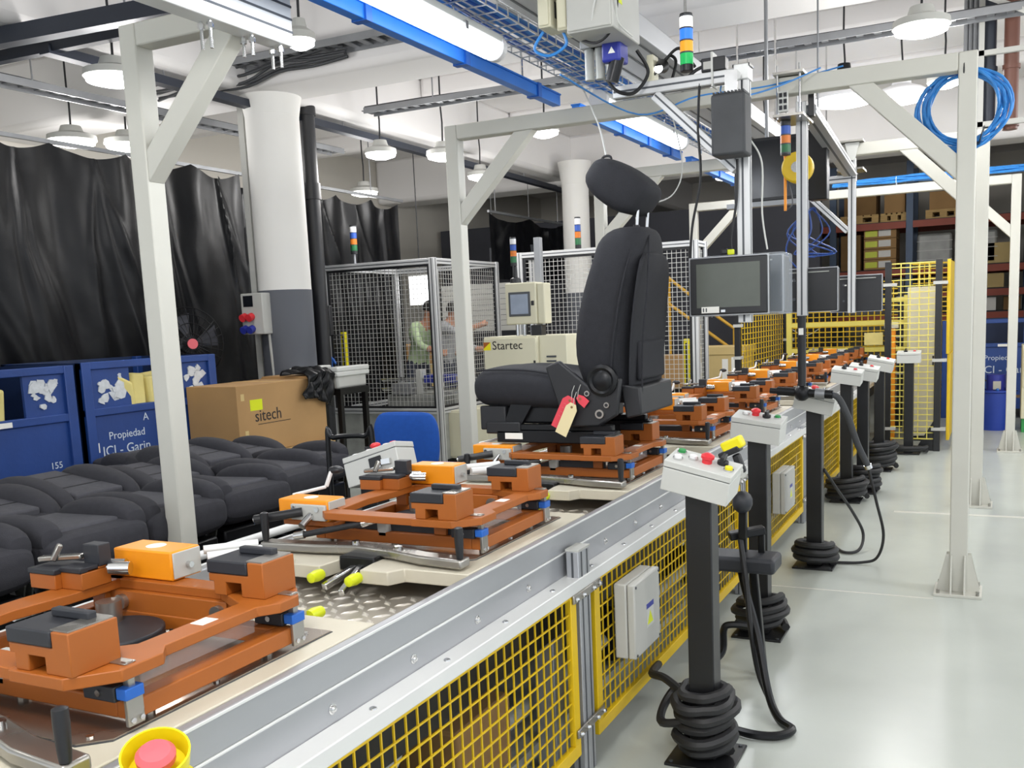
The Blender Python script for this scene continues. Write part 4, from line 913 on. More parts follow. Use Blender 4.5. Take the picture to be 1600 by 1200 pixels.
def carton(x0, x1, y0, y1, z0, z1, label, m='cardboard', tape=True, lid=0, group=None, labels=()):
    t = thing('cardboard_box', label, 'box', ((x0+x1)/2, (y0+y1)/2, z0), group)
    MB(t).box(x0, x1, y0, y1, z0, z1).build('body', m, t, bev=.004)
    if tape: MB(t).box(x0-.001, x1+.001, (y0+y1)/2-.03, (y0+y1)/2+.03, z1, z1+.0015).build('tape', 'wood', t)
    if lid: MB(t).box(x0-.012, x1+.012, y0-.012, y1+.012, z1-lid, z1+.012).build('lid', m, t, bev=.004)
    for (a, b, c, d) in labels: MB(t).box(a, b, y0-.003-(.012 if False else 0), y0-.001, c, d).build('paper_label', 'paper', t)
    return t
def pallet(x0, x1, y0, y1, z0, label, group=None):
    t = thing('wooden_pallet', label, 'pallet', ((x0+x1)/2, (y0+y1)/2, z0), group)
    for i in range(5):
        xx = x0+(x1-x0-.1)*i/4; MB(t).box(xx, xx+.1, y0, y1, z0+.11, z0+.13).build('deck_board', 'wood', t)
    for yy in (y0, (y0+y1)/2-.05, y1-.1):
        MB(t).box(x0, x1, yy, yy+.1, z0+.09, z0+.11).build('stringer', 'wood', t)
        for xx in (x0, (x0+x1)/2-.05, x1-.1): MB(t).box(xx, xx+.1, yy, yy+.1, z0+.02, z0+.09).build('block', 'wood', t)
        MB(t).box(x0, x1, yy, yy+.1, z0, z0+.02).build('bottom_board', 'wood', t)
    return t
pallet(-5.36, -4.86, 5.16, 6.24, .42, 'wooden pallet under the large cardboard box')
pallet(-5.36, -4.86, 5.16, 6.24, .28, 'lower wooden pallet of the two under the large cardboard box'); pallet(-5.36, -4.86, 5.16, 6.24, .14, 'third pallet down under the large cardboard box'); pallet(-5.36, -4.86, 5.16, 6.24, 0, 'bottom pallet, on the floor under the large cardboard box')
t = carton(-5.38, -4.9, 5.2, 6.2, .552, 1.06, 'large cardboard box lettered sitech standing on the wooden pallet')
MB(t).box(-4.8995, -4.899, 5.33, 5.46, .87, .95).build('yellow_label', 'lime', t)
text('lettering', 'sitech', .125, TM((.2415, -.33, .235), (0, 1, 0), (0, 0, 1)), 'ink', t)
MB(t).box(-4.8995, -4.899, 5.40, 5.76, .762, .767).build('printed_line', 'ink', t)
for y, z in ((5.24, .95), (5.26, .68)): MB(t).box(-4.8995, -4.899, y, y+.035, z, z+.05).build('hand_hole', 'cardboard_pale', t)
MB(t).prism([(-5.38, 1.06), (-4.9, 1.06), (-4.92, 1.08), (-5.36, 1.08)], 6.0, 6.2, 'y').build('flap', 'cardboard', t)
# black bag flopped over the carton, grey tote behind
def drape(u, v):
    s = v*.46; y = 5.93+.34*u+.05*sin(5*v); w_ = .02*sin(9*u+7*v)+.012*sin(23*u-11*v)
    if s < .22: return Vector((-5.12+s, y, 1.085+abs(w_)+.03*sin(pi*u)))
    return Vector((-4.885+.012+abs(w_)*1.2, y+.02*sin(6*u), 1.085+.03*sin(pi*u)-(s-.22)*(.75+.35*u)))
o = MB().grid(drape, 26, 26).build('black_cloth', 'plastic_sheet', fix=False); tag(o, 'black cloth flopped over the right corner of the lettered cardboard box', 'cloth')
md = o.modifiers.new('thick', 'SOLIDIFY'); md.thickness = .008
t = thing('storage_tote', 'pale grey plastic tote behind the lettered cardboard box', 'tote', (-5.12, 6.5, .95))
MB().box(-.18, .28, -.2, .2, 0, .14).build('body', 'box_grey', t, bev=.02); MB().box(-.2, .3, -.22, .22, .10, .14).box(-.2, -.1, -.22, .22, .14, .18).box(.2, .3, -.22, .22, .14, .18).build('rim', 'box_white', t, bev=.01)
MB().box(-.03, .05, -.225, -.22, .12, .14).build('red_clip', 'pale_red', t)
t = thing('tote_stand', 'dark stand holding the grey plastic tote', 'stand', (-5.12, 6.5, 0)); MB().box(-.19, .3, -.2, .2, .9, .95).build('shelf', 'black_metal', t)
for a in (-.16, .27):
    for b in (-.17, .17): MB().box(a-.02, a+.02, b-.02, b+.02, 0, .9).build('leg', 'black_metal', t)
# fan
t = thing('pedestal_fan', 'black pedestal fan with pink hub in front of the black sheet', 'fan', (-5.72, 5.62, 0))
MB().cyl((0, 0, 0), (0, 0, .03), .22, n=28).build('base', 'black_metal', t); MB().cyl((0, 0, .03), (0, 0, 1.36), .022, n=12).build('pole', 'black_metal', t)
Rf = Matrix.Rotation(radians(65), 3, 'Z')@Matrix.Rotation(pi/2, 3, 'X')
C0 = Vector((.06, -.05, 1.37)); s = MB()
for r_ in (.08, .16, .23, .285): s.tube([C0+Rf@Vector((r_*cos(2*pi*k/36), r_*sin(2*pi*k/36), .02-.1*(r_/.285)**2)) for k in range(36)], .004, 5, True)
for k in range(28): a = 2*pi*k/28; s.tube([C0+Rf@Vector((r_*cos(a), r_*sin(a), .02-.1*(r_/.285)**2)) for r_ in (.05, .12, .2, .285)], .0025, 4)
tag(s.build('front_grille', 'black_metal', t), kind='stuff')
for k in range(4):
    a = 2*pi*k/4
    MB().add([C0+Rf@Vector((r_*cos(a+d), r_*sin(a+d), -.05+.05*(d-.3))) for r_, d in ((.05, -.25), (.24, -.1), (.25, .6), (.05, .3))]+[C0+Rf@Vector((r_*cos(a+d), r_*sin(a+d), -.055+.05*(d-.3))) for r_, d in ((.05, -.25), (.24, -.1), (.25, .6), (.05, .3))], [(0, 1, 2, 3), (7, 6, 5, 4), (0, 4, 5, 1), (1, 5, 6, 2), (2, 6, 7, 3), (3, 7, 4, 0)]).build('blade', 'dark_wall', t)
MB().cyl(C0+Rf@Vector((0, 0, -.16)), C0+Rf@Vector((0, 0, -.06)), .07, n=18).build('motor', 'black_metal', t); MB().cyl(C0+Rf@Vector((0, 0, .018)), C0+Rf@Vector((0, 0, .03)), .04, n=18).build('hub_badge', 'pale_red', t)
# outlet box on the column
t = thing('outlet_box', 'grey industrial socket box on the white column', 'outlet', (-5.56, 6.32, 1.42))
MB().box(-.13, .1, -.14, -.02, 0, .34).build('housing', 'box_grey', t, bev=.008); MB().box(-.10, .0, -.145, -.14, .23, .32).build('breaker_window', 'screen_dark', t)
for (x, z, m_) in ((-.09, .15, 'button_red'), (-.02, .15, 'button_red'), (-.09, .05, 'motor_blue'), (-.02, .05, 'motor_blue')): MB().cyl((x, -.14, z), (x, -.185, z-.015), .032, n=14).build('socket', m_, t)
MB().cyl((.07, -.05, 0), (.09, -.02, -.95), .012, n=8).build('conduit', 'box_grey', t)
# dark monitor on a stand by the cage
t = thing('monitor', 'small dark monitor on a thin stand left of the first wire cage', 'monitor', (-5.62, 7.05, 0))
MB().box(-.16, .16, 0, .05, 1.38, 1.65).build('housing', 'black_plastic', t, bev=.008); MB().box(-.145, .145, -.003, 0, 1.4, 1.63).build('screen', 'screen_dark', t)
MB().cyl((.08, .03, .02), (.08, .03, 1.4), .014, n=10).build('stand', 'box_grey', t); MB().cyl((.08, .03, 0), (.08, .03, .02), .15, n=20).build('foot', 'black_metal', t); MB().bar((.09, .03, 1.38), (.28, .03, 1.38), .012, .012).build('side_arm', 'chrome', t)
MB().box(.02, .05, -.005, -.003, 1.55, 1.57).build('sticker', 'paper', t)
# ---------------------------------------------------------------- blue chair
t = thing('office_chair', 'bright blue upholstered office chair behind the grey tilted control box', 'chair', (-3.36, 5.22, .015))
bk = [(0, -.03, .03, .17, 0), (.02, -.04, .04, .21, .0), (.1, -.045, .04, .242, .006), (.22, -.045, .035, .248, .01), (.32, -.04, .03, .238, .006), (.375, -.03, .022, .2, 0), (.39, -.01, .01, .15, 0)]
MB().loft(back_rings(0, bk, Matrix.Translation((0, -.2, .5))@Matrix.Rotation(radians(90), 4, 'Z')@Matrix.Rotation(radians(3), 4, 'Y'))).build('backrest', 'chair_blue', t, sub=1)
MB().loft(cushion_rings([(-.22, .0, .03, .15, 0), (-.2, -.03, .05, .2, 0), (-.1, -.035, .06, .23, .01), (.1, -.035, .06, .23, .01), (.2, -.03, .05, .2, 0), (.22, 0, .03, .15, 0)], Matrix.Translation((0, .05, .46))@Matrix.Rotation(pi/2, 4, 'Z'))).build('seat', 'chair_blue', t, sub=1)
MB().bar((0, .0, .43), (0, -.24, .46), .06, .02).bar((0, -.24, .46), (0, -.235, .7), .06, .015).build('back_bar', 'black_plastic', t); MB().cyl((.15, -.18, .52), (.19, -.18, .52), .025, n=12).build('knob', 'black_plastic', t)
MB().cyl((0, .05, .08), (0, .05, .44), .03, n=14).build('gas_column', 'black_metal', t)
for k in range(5):
    a = 2*pi*k/5+.3; e = (.28*cos(a), .05+.28*sin(a))
    l = MB().bar((0, .05, .09), (e[0], e[1], .07), .05, .03).build('leg', 'black_plastic', t, bev=.005); MB().cyl((e[0]-.02, e[1], .028), (e[0]+.02, e[1], .028), .028, n=12).build('caster', 'black_plastic', l)

# ================================================================ WIRE MESH TEST CELLS
def cell(name, label, x0, x1, y, ydep, ztop, zmesh, zbase, right_door=True, mid=None):
    t = thing(name, label, 'safety cage', (x0, y, 0)); W = .055
    for (xx, yy) in ((x0, y), (x1, y), (x1, ydep), (x0, ydep)): profile_bar(t, 'upright', (xx, yy, 0), (xx, yy, ztop), .06, .06, up=(0, 1, 0), m='alu_bright')
    for a, b in (((x0, y), (x1, y)), ((x1, y), (x1, ydep)), ((x0, ydep), (x1, ydep)), ((x0, y), (x0, ydep))):
        for z in (ztop-.03, zmesh-.03): profile_bar(t, 'crossbar', (a[0], a[1], z), (b[0], b[1], z), .05, .055, m='alu_bright')
    if mid:
        profile_bar(t, 'mullion', (mid, ydep-.3, zmesh), (mid, ydep-.3, ztop-.05), .05, .05, up=(0, 1, 0), m='alu_bright')
    m1 = wire_grid(t, t, (x0+.05, y, zmesh+.02), (1, 0, 0), (0, 0, 1), x1-x0-.1, ztop-zmesh-.1, .046, .0022, 'mesh_wire')
    m2 = wire_grid(t, t, (x1, y+.05, zmesh+.02), (0, 1, 0), (0, 0, 1), ydep-y-.1, ztop-zmesh-.1, .046, .0022, 'mesh_wire')
    # door frame inside the front and the kick panel
    g = MB(t)
    g.box(x0+.035, x0+.06, y-.012, y+.012, zmesh, ztop-.06).box(x1-.06, x1-.035, y-.012, y+.012, zmesh, ztop-.06).box(x0+.06, x1-.06, y-.012, y+.012, zmesh, zmesh+.02).box(x0+.06, x1-.06, y-.012, y+.012, ztop-.08, ztop-.06)
    g.build('mesh_frame', 'black_plastic', m1)
    g = MB(t); g.box(x1-.012, x1+.012, y+.035, y+.055, zmesh, ztop-.06).box(x1-.012, x1+.012, ydep-.055, ydep-.035, zmesh, ztop-.06).box(x1-.012, x1+.012, y+.055, ydep-.055, zmesh, zmesh+.02)
    g.build('mesh_frame', 'black_plastic', m2)
    MB(t).box(x0+.03, x1-.03, y-.006, y+.006, zbase, zmesh-.06).build('kick_panel', 'wrap_grey', t)
    MB(t).box(x1-.006, x1+.006, y+.03, ydep-.03, zbase, zmesh-.06).build('kick_panel', 'wrap_grey', t)
    profile_bar(t, 'crossbar', (x0, y, zbase), (x1, y, zbase), .05, .05)
    return t
cA = cell('mesh_cage', 'first wire mesh cage with aluminium frame, left of the cream Startec cabinet', -6.22, -4.92, 8.0, 9.28, 2.08, .62, .1, mid=-5.5)
cB = cell('mesh_cage', 'second wire mesh cage behind the upright car seat', -4.42, -2.58, 8.9, 9.2, 2.13, .62, .1)
def curtain_post(x, y, z0, z1, label):
    t = thing('light_curtain', label, 'sensor post', (x, y, z0), 'yellow light curtain posts in the wire cages')
    MB().box(-.025, .025, -.02, .02, 0, z1-z0).build('body', 'signal_yellow', t, bev=.004); MB().box(-.008, .008, -.0215, -.02, .04, z1-z0-.04).build('lens_strip', 'black_plastic', t)
    MB().box(-.035, .035, -.03, .03, -.05, 0).box(-.02, .02, -.02, .02, -z0, -.05).build('bracket', 'black_metal', t)
curtain_post(-6.12, 8.12, .84, 1.4, 'yellow light curtain post at the left edge of the first wire cage')
curtain_post(-5.02, 8.6, .9, 1.42, 'yellow light curtain post beside the green shirted person')
curtain_post(-2.72, 9.05, .6, 1.2, 'yellow light curtain post right of the upright car seat, in the second cage')
# machine base and contents in cage one
t = thing('press_machine', 'grey test machine with bars and rails inside the first wire cage', 'machine', (-5.4, 8.7, 0))
MB().box(-.42, .42, -.3, .35, .1, .72).build('base', 'wrap_grey', t, bev=.01)
for z in (.78, .88): MB().cyl((-.5, -.25, z), (.42, -.25, z), .022, n=12).build('guide_rod', 'chrome', t)
MB().box(.05, .4, -.3, -.1, .84, .92).build('slide_block', 'motor_blue', t, bev=.006); MB().box(-.35, -.1, -.32, -.1, .72, .84).build('clamp_block', 'alu', t, bev=.006)
MB().box(-.05, .02, -.3, -.2, .72, .98).build('stop', 'box_white', t, bev=.005)
for i, (x0, x1, z0, z1, m_, l) in enumerate(((-7.55, -7.1, .6, 1.0, 'cardboard', 'brown carton low in the stack seen at the left of the first wire cage'), (-7.5, -7.05, 1.0, 1.22, 'cardboard', 'upper brown carton of the stack seen at the left of the first cage'), (-7.0, -6.4, .6, .95, 'cardboard_pale', 'pale open carton under the taped one in the middle of the first cage'), (-6.98, -6.42, .95, 1.2, 'cardboard', 'taped carton at the middle of the first wire cage, topmost'), (-7.0, -6.4, .25, .6, 'cardboard_dark', 'darkest carton on the ground behind the first wire cage'))):
    carton(x0, x1, 9.9, 10.4, z0, z1, l, m_)
t = thing('carton_stand', 'low dark stand under the cartons behind the first wire cage', 'stand', (-7.0, 10.15, 0)); MB(t).box(-7.65, -6.3, 9.9, 10.4, .18, .25).build('shelf', 'black_metal', t)
for x in (-7.6, -6.35):
    for y in (9.95, 10.35): MB(t).box(x-.025, x+.025, y-.025, y+.025, 0, .18).build('leg', 'black_metal', t)
MB(t).box(-7.55, -7.1, 9.9, 10.4, .25, .6).build('riser', 'black_metal', t)
# low shuttered wall seen through the cage
t = thing('shutter_panel', 'pale horizontal ribbed panel seen through the right side of the first cage', 'shutter', (-6.3, 11.3, .9))
for i in range(9): MB(t).box(-6.9, -5.6, 11.3, 11.32, 1.32+.07*i, 1.385+.07*i).build('slat', 'box_grey', t)
for x in (-6.9, -5.66): MB(t).box(x, x+.06, 11.3, 11.36, 0, 1.95).build('side_post', 'box_grey', t)
# beige machine cabinets
def cabinet(x0, x1, y0, y1, z0, z1, label, feet=True, doors=1, m='cabinet_cream'):
    t = thing('machine_cabinet', label, 'cabinet', ((x0+x1)/2, y0, 0))
    MB(t).box(x0, x1, y0, y1, z0, z1).build('body', m, t, bev=.006)
    n = doors; dw = (x1-x0)/n
    for i in range(n):
        d = MB(t).box(x0+dw*i+.006, x0+dw*(i+1)-.006, y0-.016, y0, z0+.02, z1-.015).build('door', m, t, bev=.004)
        for z in (z0+(z1-z0)*.25, z0+(z1-z0)*.8): MB(t).box(x0+dw*(i+1)-.03, x0+dw*(i+1)-.012, y0-.022, y0-.016, z-.03, z+.03).build('hinge', 'black_plastic', d)
    if feet:
        for x in (x0+.05, x1-.05):
            for y in (y0+.05, y1-.05): MB(t).cyl((x, y, 0), (x, y, z0), .03, n=12).build('foot', 'black_metal', t)
    return t
cabinet(-5.06, -4.7, 8.15, 8.75, .1, .58, 'small cream cabinet on feet under the right side of the first cage')
st = cabinet(-4.08, -3.56, 7.42, 7.95, .1, 1.31, 'tall cream control cabinet lettered Startec behind the black seat cushion')
MB(st).box(-3.56, -3.3, 7.46, 7.95, .1, 1.31).build('side_section', 'cabinet_cream', st, bev=.006)
s = MB(st)
for i in range(6): s.box(-3.49, -3.40, 7.452, 7.46, 1.12-.04*i, 1.135-.04*i)
tag(s.build('louvre_vents', 'alu_slot', st), kind='stuff')
text('lettering', 'Startec', .105, TM((-3.99+3.82, -.018, 1.2), (1, 0, 0), (0, 0, 1)), 'ink', st)
o = MB().add([(-.255, -.018, 1.195), (-.185, -.018, 1.195), (-.185, -.018, 1.265), (-.255, -.018, 1.265), (-.255, -.0165, 1.195), (-.185, -.0165, 1.195), (-.185, -.0165, 1.265), (-.255, -.0165, 1.265)], [(0, 1, 2, 3), (7, 6, 5, 4), (0, 4, 5, 1), (1, 5, 6, 2), (2, 6, 7, 3), (3, 7, 4, 0)]).build('emblem', 'signal_yellow', st, smooth=False)
MB().prism([(-.255, 1.265), (-.185, 1.265), (-.255, 1.21)], -.0188, -.018, 'y').build('emblem_corner', 'orange_paint', o)
t = thing('operator_panel', 'cream operator panel with grey touch screen above the Startec cabinet', 'control panel', (-3.72, 7.5, 1.31))
MB().box(-.17, .13, 0, .16, .10, .46).build('housing', 'cabinet_cream', t, bev=.012); MB().box(.13, .2, .02, .16, .10, .45).build('side_box', 'cabinet_cream', t, bev=.01)
b = MB().box(-.135, .075, -.008, 0, .17, .38).build('bezel', 'alu_slot', t, bev=.004); MB().box(-.115, .055, -.0095, -.008, .19, .36).build('screen', 'screen_lcd', b)
MB().box(.085, .11, -.012, 0, .26, .3).build('latch', 'black_plastic', t, bev=.003)
for x in (-.1, -.03, .04): MB().cyl((x, .08, .0), (x, .08, .1), .016, n=10).build('support_tube', 'chrome', t)
MB().box(.06, .16, .02, .12, .0, .09).build('cable_gland_box', 'black_plastic', t, bev=.005)
MB().lathe([(.05, 0), (.045, .04), (.02, .05), (.018, .14), (.012, .15)], (-.1, .08, .46), 14).build('beacon_base', 'black_plastic', t)
profile_bar(t, 'post', (.08, .2, 0), (.08, .2, .82), .05, .05, up=(0, 1, 0)) if False else MB().box(.04, .10, .18, .24, -.0, .85).build('rear_post', 'alu', t, bev=.003)
# ---------------------------------------------------------------- signal towers
def tower(x, y, z, r, cols, label, lit=False, hang=False, hh=None, group='signal towers', pole=0):
    t = thing('signal_tower', label, 'signal light', (x, y, z), group); hh = hh or r*2.0; s = -1 if hang else 1
    def c(a, b, rr, m_, n): a, b = sorted((s*a, s*b)); MB().cyl((0, 0, a), (0, 0, b), rr, n=18).build(n, m_, t, bev=.0015)
    if pole: MB().cyl((0, 0, -pole), (0, 0, 0), .012, n=10).build('pole', 'alu', t)
    c(0, hh*.55, r*1.02, 'black_plastic', 'base'); z0 = hh*.55
    for cc in cols:
        c(z0, z0+hh, r, ('led_' if lit else 'dome_')+cc, cc+'_lens'); c(z0+hh-.004, z0+hh+.003, r*1.04, 'alu_slot', 'ring'); z0 += hh
    c(z0, z0+.01, r*.98, 'black_plastic', 'cap')
    return t
tower(-1.178, 4.0, 2.44, .027, ['green', 'amber', 'blue', 'white'], 'large lit signal tower standing on the aluminium boom', True, hh=.048)
tower(-.99, 5.1, 2.398, .026, ['blue', 'amber', 'green'], 'short signal tower with green lens hanging below the gantry clamp', False, True, hh=.045)
tower(-5.83, 8.0, 2.17, .034, ['green', 'amber', 'blue', 'white'], 'signal tower on top of the first wire cage, left', hh=.06, pole=.1)
tower(-3.83, 7.58, 1.92, .027, ['green', 'amber', 'blue', 'white'], 'signal tower above the cream operator panel', hh=.052, pole=.16)
tower(-3.77, 8.9, 2.13, .03, ['green', 'amber', 'blue', 'white'], 'signal tower in front of the rear white column', hh=.065)

# ---------------------------------------------------------------- people in the first cage
def person(loc, rz, joints, label, topm, armskin=True):
    """joints: name -> (x, y, z, r); a single skinned surface with regions coloured by height and reach"""
    names = list(joints); idx = {n: i for i, n in enumerate(names)}
    E_ = [('pelvis', 'waist'), ('waist', 'chest'), ('chest', 'neck'), ('neck', 'skull'), ('skull', 'crown')]
    for s in 'lr': E_ += [('chest', 'sh_'+s), ('sh_'+s, 'el_'+s), ('el_'+s, 'wr_'+s), ('wr_'+s, 'palm_'+s), ('pelvis', 'hip_'+s), ('hip_'+s, 'kn_'+s), ('kn_'+s, 'an_'+s), ('an_'+s, 'toe_'+s)]
    for s in 'lr':
        p = Vector(joints['palm_'+s][:3]); d = (p-Vector(joints['wr_'+s][:3])).normalized(); a = d.orthogonal().normalized()
        for k in range(5):
            off = a*(.032-.016*k); ln = (.05, .075, .082, .076, .06)[k]
            n = 'f%d_%s' % (k, s); q = p+off+d*ln*(.7 if k else .5)+(a*.03 if k == 0 else Vector((0, 0, 0))); idx[n] = len(names); names.append(n); joints[n] = (*q, .0085); E_.append(('palm_'+s, n))
    me = bpy.data.meshes.new('body'); me.from_pydata([joints[n][:3] for n in names], [(idx[a], idx[b]) for a, b in E_], []); me.update()
    o = bpy.data.objects.new('person', me); COL.objects.link(o)
    sk = o.modifiers.new('skin', 'SKIN'); sub = o.modifiers.new('sub', 'SUBSURF'); sub.levels = 2
    for i, n in enumerate(names):
        v = me.skin_vertices[0].data[i]; r = joints[n][3]; v.radius = (r, r); v.use_root = (n == 'pelvis')
    dg = bpy.context.evaluated_depsgraph_get(); nm = bpy.data.meshes.new_from_object(o.evaluated_get(dg)); o.modifiers.clear(); o.data = nm
    nm.materials.clear()
    for k in (topm, 'trousers', 'skin', 'hair', 'black_plastic'): nm.materials.append(MATS[k])
    pts = {n: Vector(joints[n][:3]) for n in joints}
    for p in nm.polygons:
        c = p.center; near = min(pts, key=lambda n: (pts[n]-c).length)
        if near in ('skull', 'neck'): mi = 2
        elif near == 'crown': mi = 3
        elif near.startswith(('wr_', 'palm', 'f')): mi = 2
        elif near.startswith(('toe', 'an_')): mi = 4
        elif near.startswith(('kn', 'hip', 'pelvis')): mi = 1
        else: mi = 0
        p.material_index = mi; p.use_smooth = True
    o.location = loc; o.rotation_euler = (0, 0, rz); tag(o, label, 'person')
    h = Vector(joints['skull'][:3]); up = (Vector(joints['crown'][:3])-h).normalized()
    f = Vector((1, 0, 0)); f = (f-up*f.dot(up)).normalized(); sd = up.cross(f)
    for s in (-1, 1): MB().ball(h+f*.082+sd*s*.032, .011, n=8).build('eye', 'black_plastic', o); MB().ball(h+sd*s*.088, .022, (.5, .4, 1), 8).build('ear', 'skin', o)
    MB().cyl(h+f*.08+up*.005, h+f*.112-up*.03, .008, .015, n=8).build('nose', 'skin', o); MB().bar(h+f*.088-up*.058-sd*.022, h+f*.088-up*.058+sd*.022, .012, .008).build('mouth', 'pale_red', o)
    rings = []
    M = Matrix((f, sd, up)).transposed()
    hp = MB()
    hp.lathe([(.098, .0), (.1, .04), (.085, .085), (.05, .112), (.001, .12)], h-f*.012, 16, M).build('hair', 'hair', o)
    return o
J = dict(pelvis=(0, 0, .93, .125), waist=(.03, 0, 1.08, .12), chest=(.13, 0, 1.34, .135), neck=(.235, 0, 1.5, .055), skull=(.29, 0, 1.6, .09), crown=(.31, 0, 1.69, .075),
         sh_l=(.15, .17, 1.42, .062), el_l=(.28, .22, 1.2, .046), wr_l=(.48, .14, 1.12, .032), palm_l=(.55, .12, 1.1, .03),
         sh_r=(.15, -.17, 1.42, .062), el_r=(.3, -.22, 1.2, .046), wr_r=(.5, -.14, 1.13, .032), palm_r=(.57, -.12, 1.11, .03),
         hip_l=(0, .1, .88, .09), kn_l=(.02, .11, .48, .062), an_l=(-.02, .11, .09, .045), toe_l=(.12, .12, .035, .035),
         hip_r=(0, -.1, .88, .09), kn_r=(.03, -.11, .48, .062), an_r=(0, -.11, .09, .045), toe_r=(.14, -.12, .035, .035))
person((-6.2, 9.62, 0), radians(-15), dict(J), 'person in a pale green top bending over behind the first wire cage', 'shirt_green')
J2 = dict(J); J2.update(waist=(.02, 0, 1.08, .13), chest=(.07, 0, 1.3, .15), neck=(.12, 0, 1.47, .055), skull=(.17, 0, 1.575, .09), crown=(.18, 0, 1.665, .075), sh_l=(.08, .19, 1.4, .068), sh_r=(.08, -.19, 1.4, .068), el_r=(.3, -.24, 1.34, .048), wr_r=(.52, -.2, 1.4, .034), palm_r=(.59, -.18, 1.42, .03), el_l=(.2, .24, 1.15, .048))
person((-5.78, 9.55, 0), radians(5), J2, 'person in a grey shirt reaching to the right behind the first wire cage', 'shirt_grey')

# ================================================================ OVERHEAD EQUIPMENT
# white aluminium plank carrying the start of the overhead line
t = thing('overhead_profile', 'broad white aluminium profile with long grooves at the top of the nearest gantry', 'profile', (-2.37, 2.3, 2.48))
MB(t).box(-2.44, -2.36, 1.2, 2.95, 2.48, 2.66).build('profile', 'alu_white', t, bev=.004)
for z in (2.53, 2.575, 2.62): MB(t).box(-2.3602, -2.358, 1.2, 2.95, z-.004, z+.004).build('groove', 'alu_slot', t)
for y, dz in ((2.55, -.09), (2.75, -.07), (2.9, -.08)):
    for x in (-2.38, -2.42): 
        MB(t).cyl((x, y, 2.48+dz), (x, y, 2.72), .006, n=8).build('threaded_rod', 'chrome', t)
        MB(t).cyl((x, y, 2.455), (x, y, 2.472), .012, n=6).build('nut', 'chrome', t)
# luminaires
def luminaire(y0, y1, label, x=-2.03, z=2.645):
    t = thing('tube_luminaire', label, 'lamp', (x, (y0+y1)/2, z), 'long tube luminaires over the line')
    MB(t).box(x-.05, x+.05, y0, y1, z+.01, z+.045).build('body', 'box_white', t, bev=.006)
    s = MB(t); rr = []
    for y, k in ((y0, .4), (y0+.02, .9), (y0+.05, 1), (y1-.05, 1), (y1-.02, .9), (y1, .4)): rr.append([Vector((x+.058*k*cos(a), y, z-.005+.052*k*sin(a)*(1 if sin(a) < 0 else .3))) for a in [2*pi*i/16 for i in range(16)]])
    s.loft(rr).build('diffuser', 'tube_glow', t)
    for y in (y0, y1): MB(t).cyl((x, y-.02, z), (x, y+.02, z), .058, n=18).build('end_cap', 'dome_white', t, bev=.004)
    for y in (y0+.35, y1-.35): MB(t).box(x-.062, x+.062, y-.012, y+.012, z-.012, z+.02).build('clip', 'chrome', t); MB(t).cyl((x, y, z+.04), (x, y, z+.14), .006, n=6).build('hanger', 'chrome', t)
    area('tube_light', (x, (y0+y1)/2, z-.075), .1, y1-y0, 16, (.94, .97, 1))
luminaire(2.55, 3.92, 'near long glowing tube luminaire over the nearest fixtures')
luminaire(5.16, 6.7, 'second glowing tube luminaire, just above the headrest of the black seat')
luminaire(8.0, 9.4, 'third tube luminaire, farthest along the line, partly behind the gantry beam')
# blue trunking beside the lights
for y0, y1, l in ((2.2, 4.98, 'bright blue trunking strip left of the near tube luminaire'), (5.25, 7.25, 'bright blue trunking strip beside the second luminaire'), (7.5, 9.9, 'bright blue trunking strip beside the third luminaire')):
    t = thing('cable_trunking', l, 'trunking', (-2.2, (y0+y1)/2, 2.6), 'blue trunking strips over the line')
    MB(t).box(-2.235, -2.185, y0, y1, 2.605, 2.66).build('channel', 'strip_blue', t, bev=.003); MB(t).box(-2.24, -2.18, y0, y1, 2.66, 2.668).build('cover', 'strip_blue', t)
    for f in (.15, .85): MB(t).cyl((-2.21, y0+(y1-y0)*f, 2.66), (-2.21, y0+(y1-y0)*f, 3.95), .006, n=6).build('hanger', 'chrome', t)
    for k in range(4): MB(t).box(-2.245, -2.175, y0+.2+k*(y1-y0-.5)/3, y0+.24+k*(y1-y0-.5)/3, 2.6, 2.672).build('clip', 'bright_blue', t)
# wire basket tray with blue air and data lines
t = thing('basket_tray', 'wire basket tray full of blue cables running above the tube luminaires', 'cable tray', (-2.02, 5, 2.74))
s = MB(t)
for x in (-2.16, -2.1, -2.04, -1.98, -1.92): s.bar((x, 1.6, 2.74), (x, 10, 2.74), .005, .005)
for z in (2.78, 2.82):
    for x in (-2.16, -1.92): s.bar((x, 1.6, z), (x, 10, z), .005, .005)
for i in range(84):
    y = 1.65+.1*i; s.bar((-2.16, y, 2.738), (-1.92, y, 2.738), .005, .005); s.bar((-2.16, y, 2.738), (-2.16, y, 2.82), .005, .005); s.bar((-1.92, y, 2.738), (-1.92, y, 2.82), .005, .005)
tag(s.build('wire_basket', 'mesh_wire', t, smooth=False), kind='stuff')
rnd = random.Random(12)
for k in range(13):
    pts = [(-2.14+.017*k+rnd.uniform(-.015, .015), 1.6+.84*i, 2.756+rnd.uniform(0, .03)) for i in range(11)]
    MB(t).tube(spl(pts, 3), .009, 6).build('cable', 'cable_blue' if k % 4 else 'bright_blue', t)
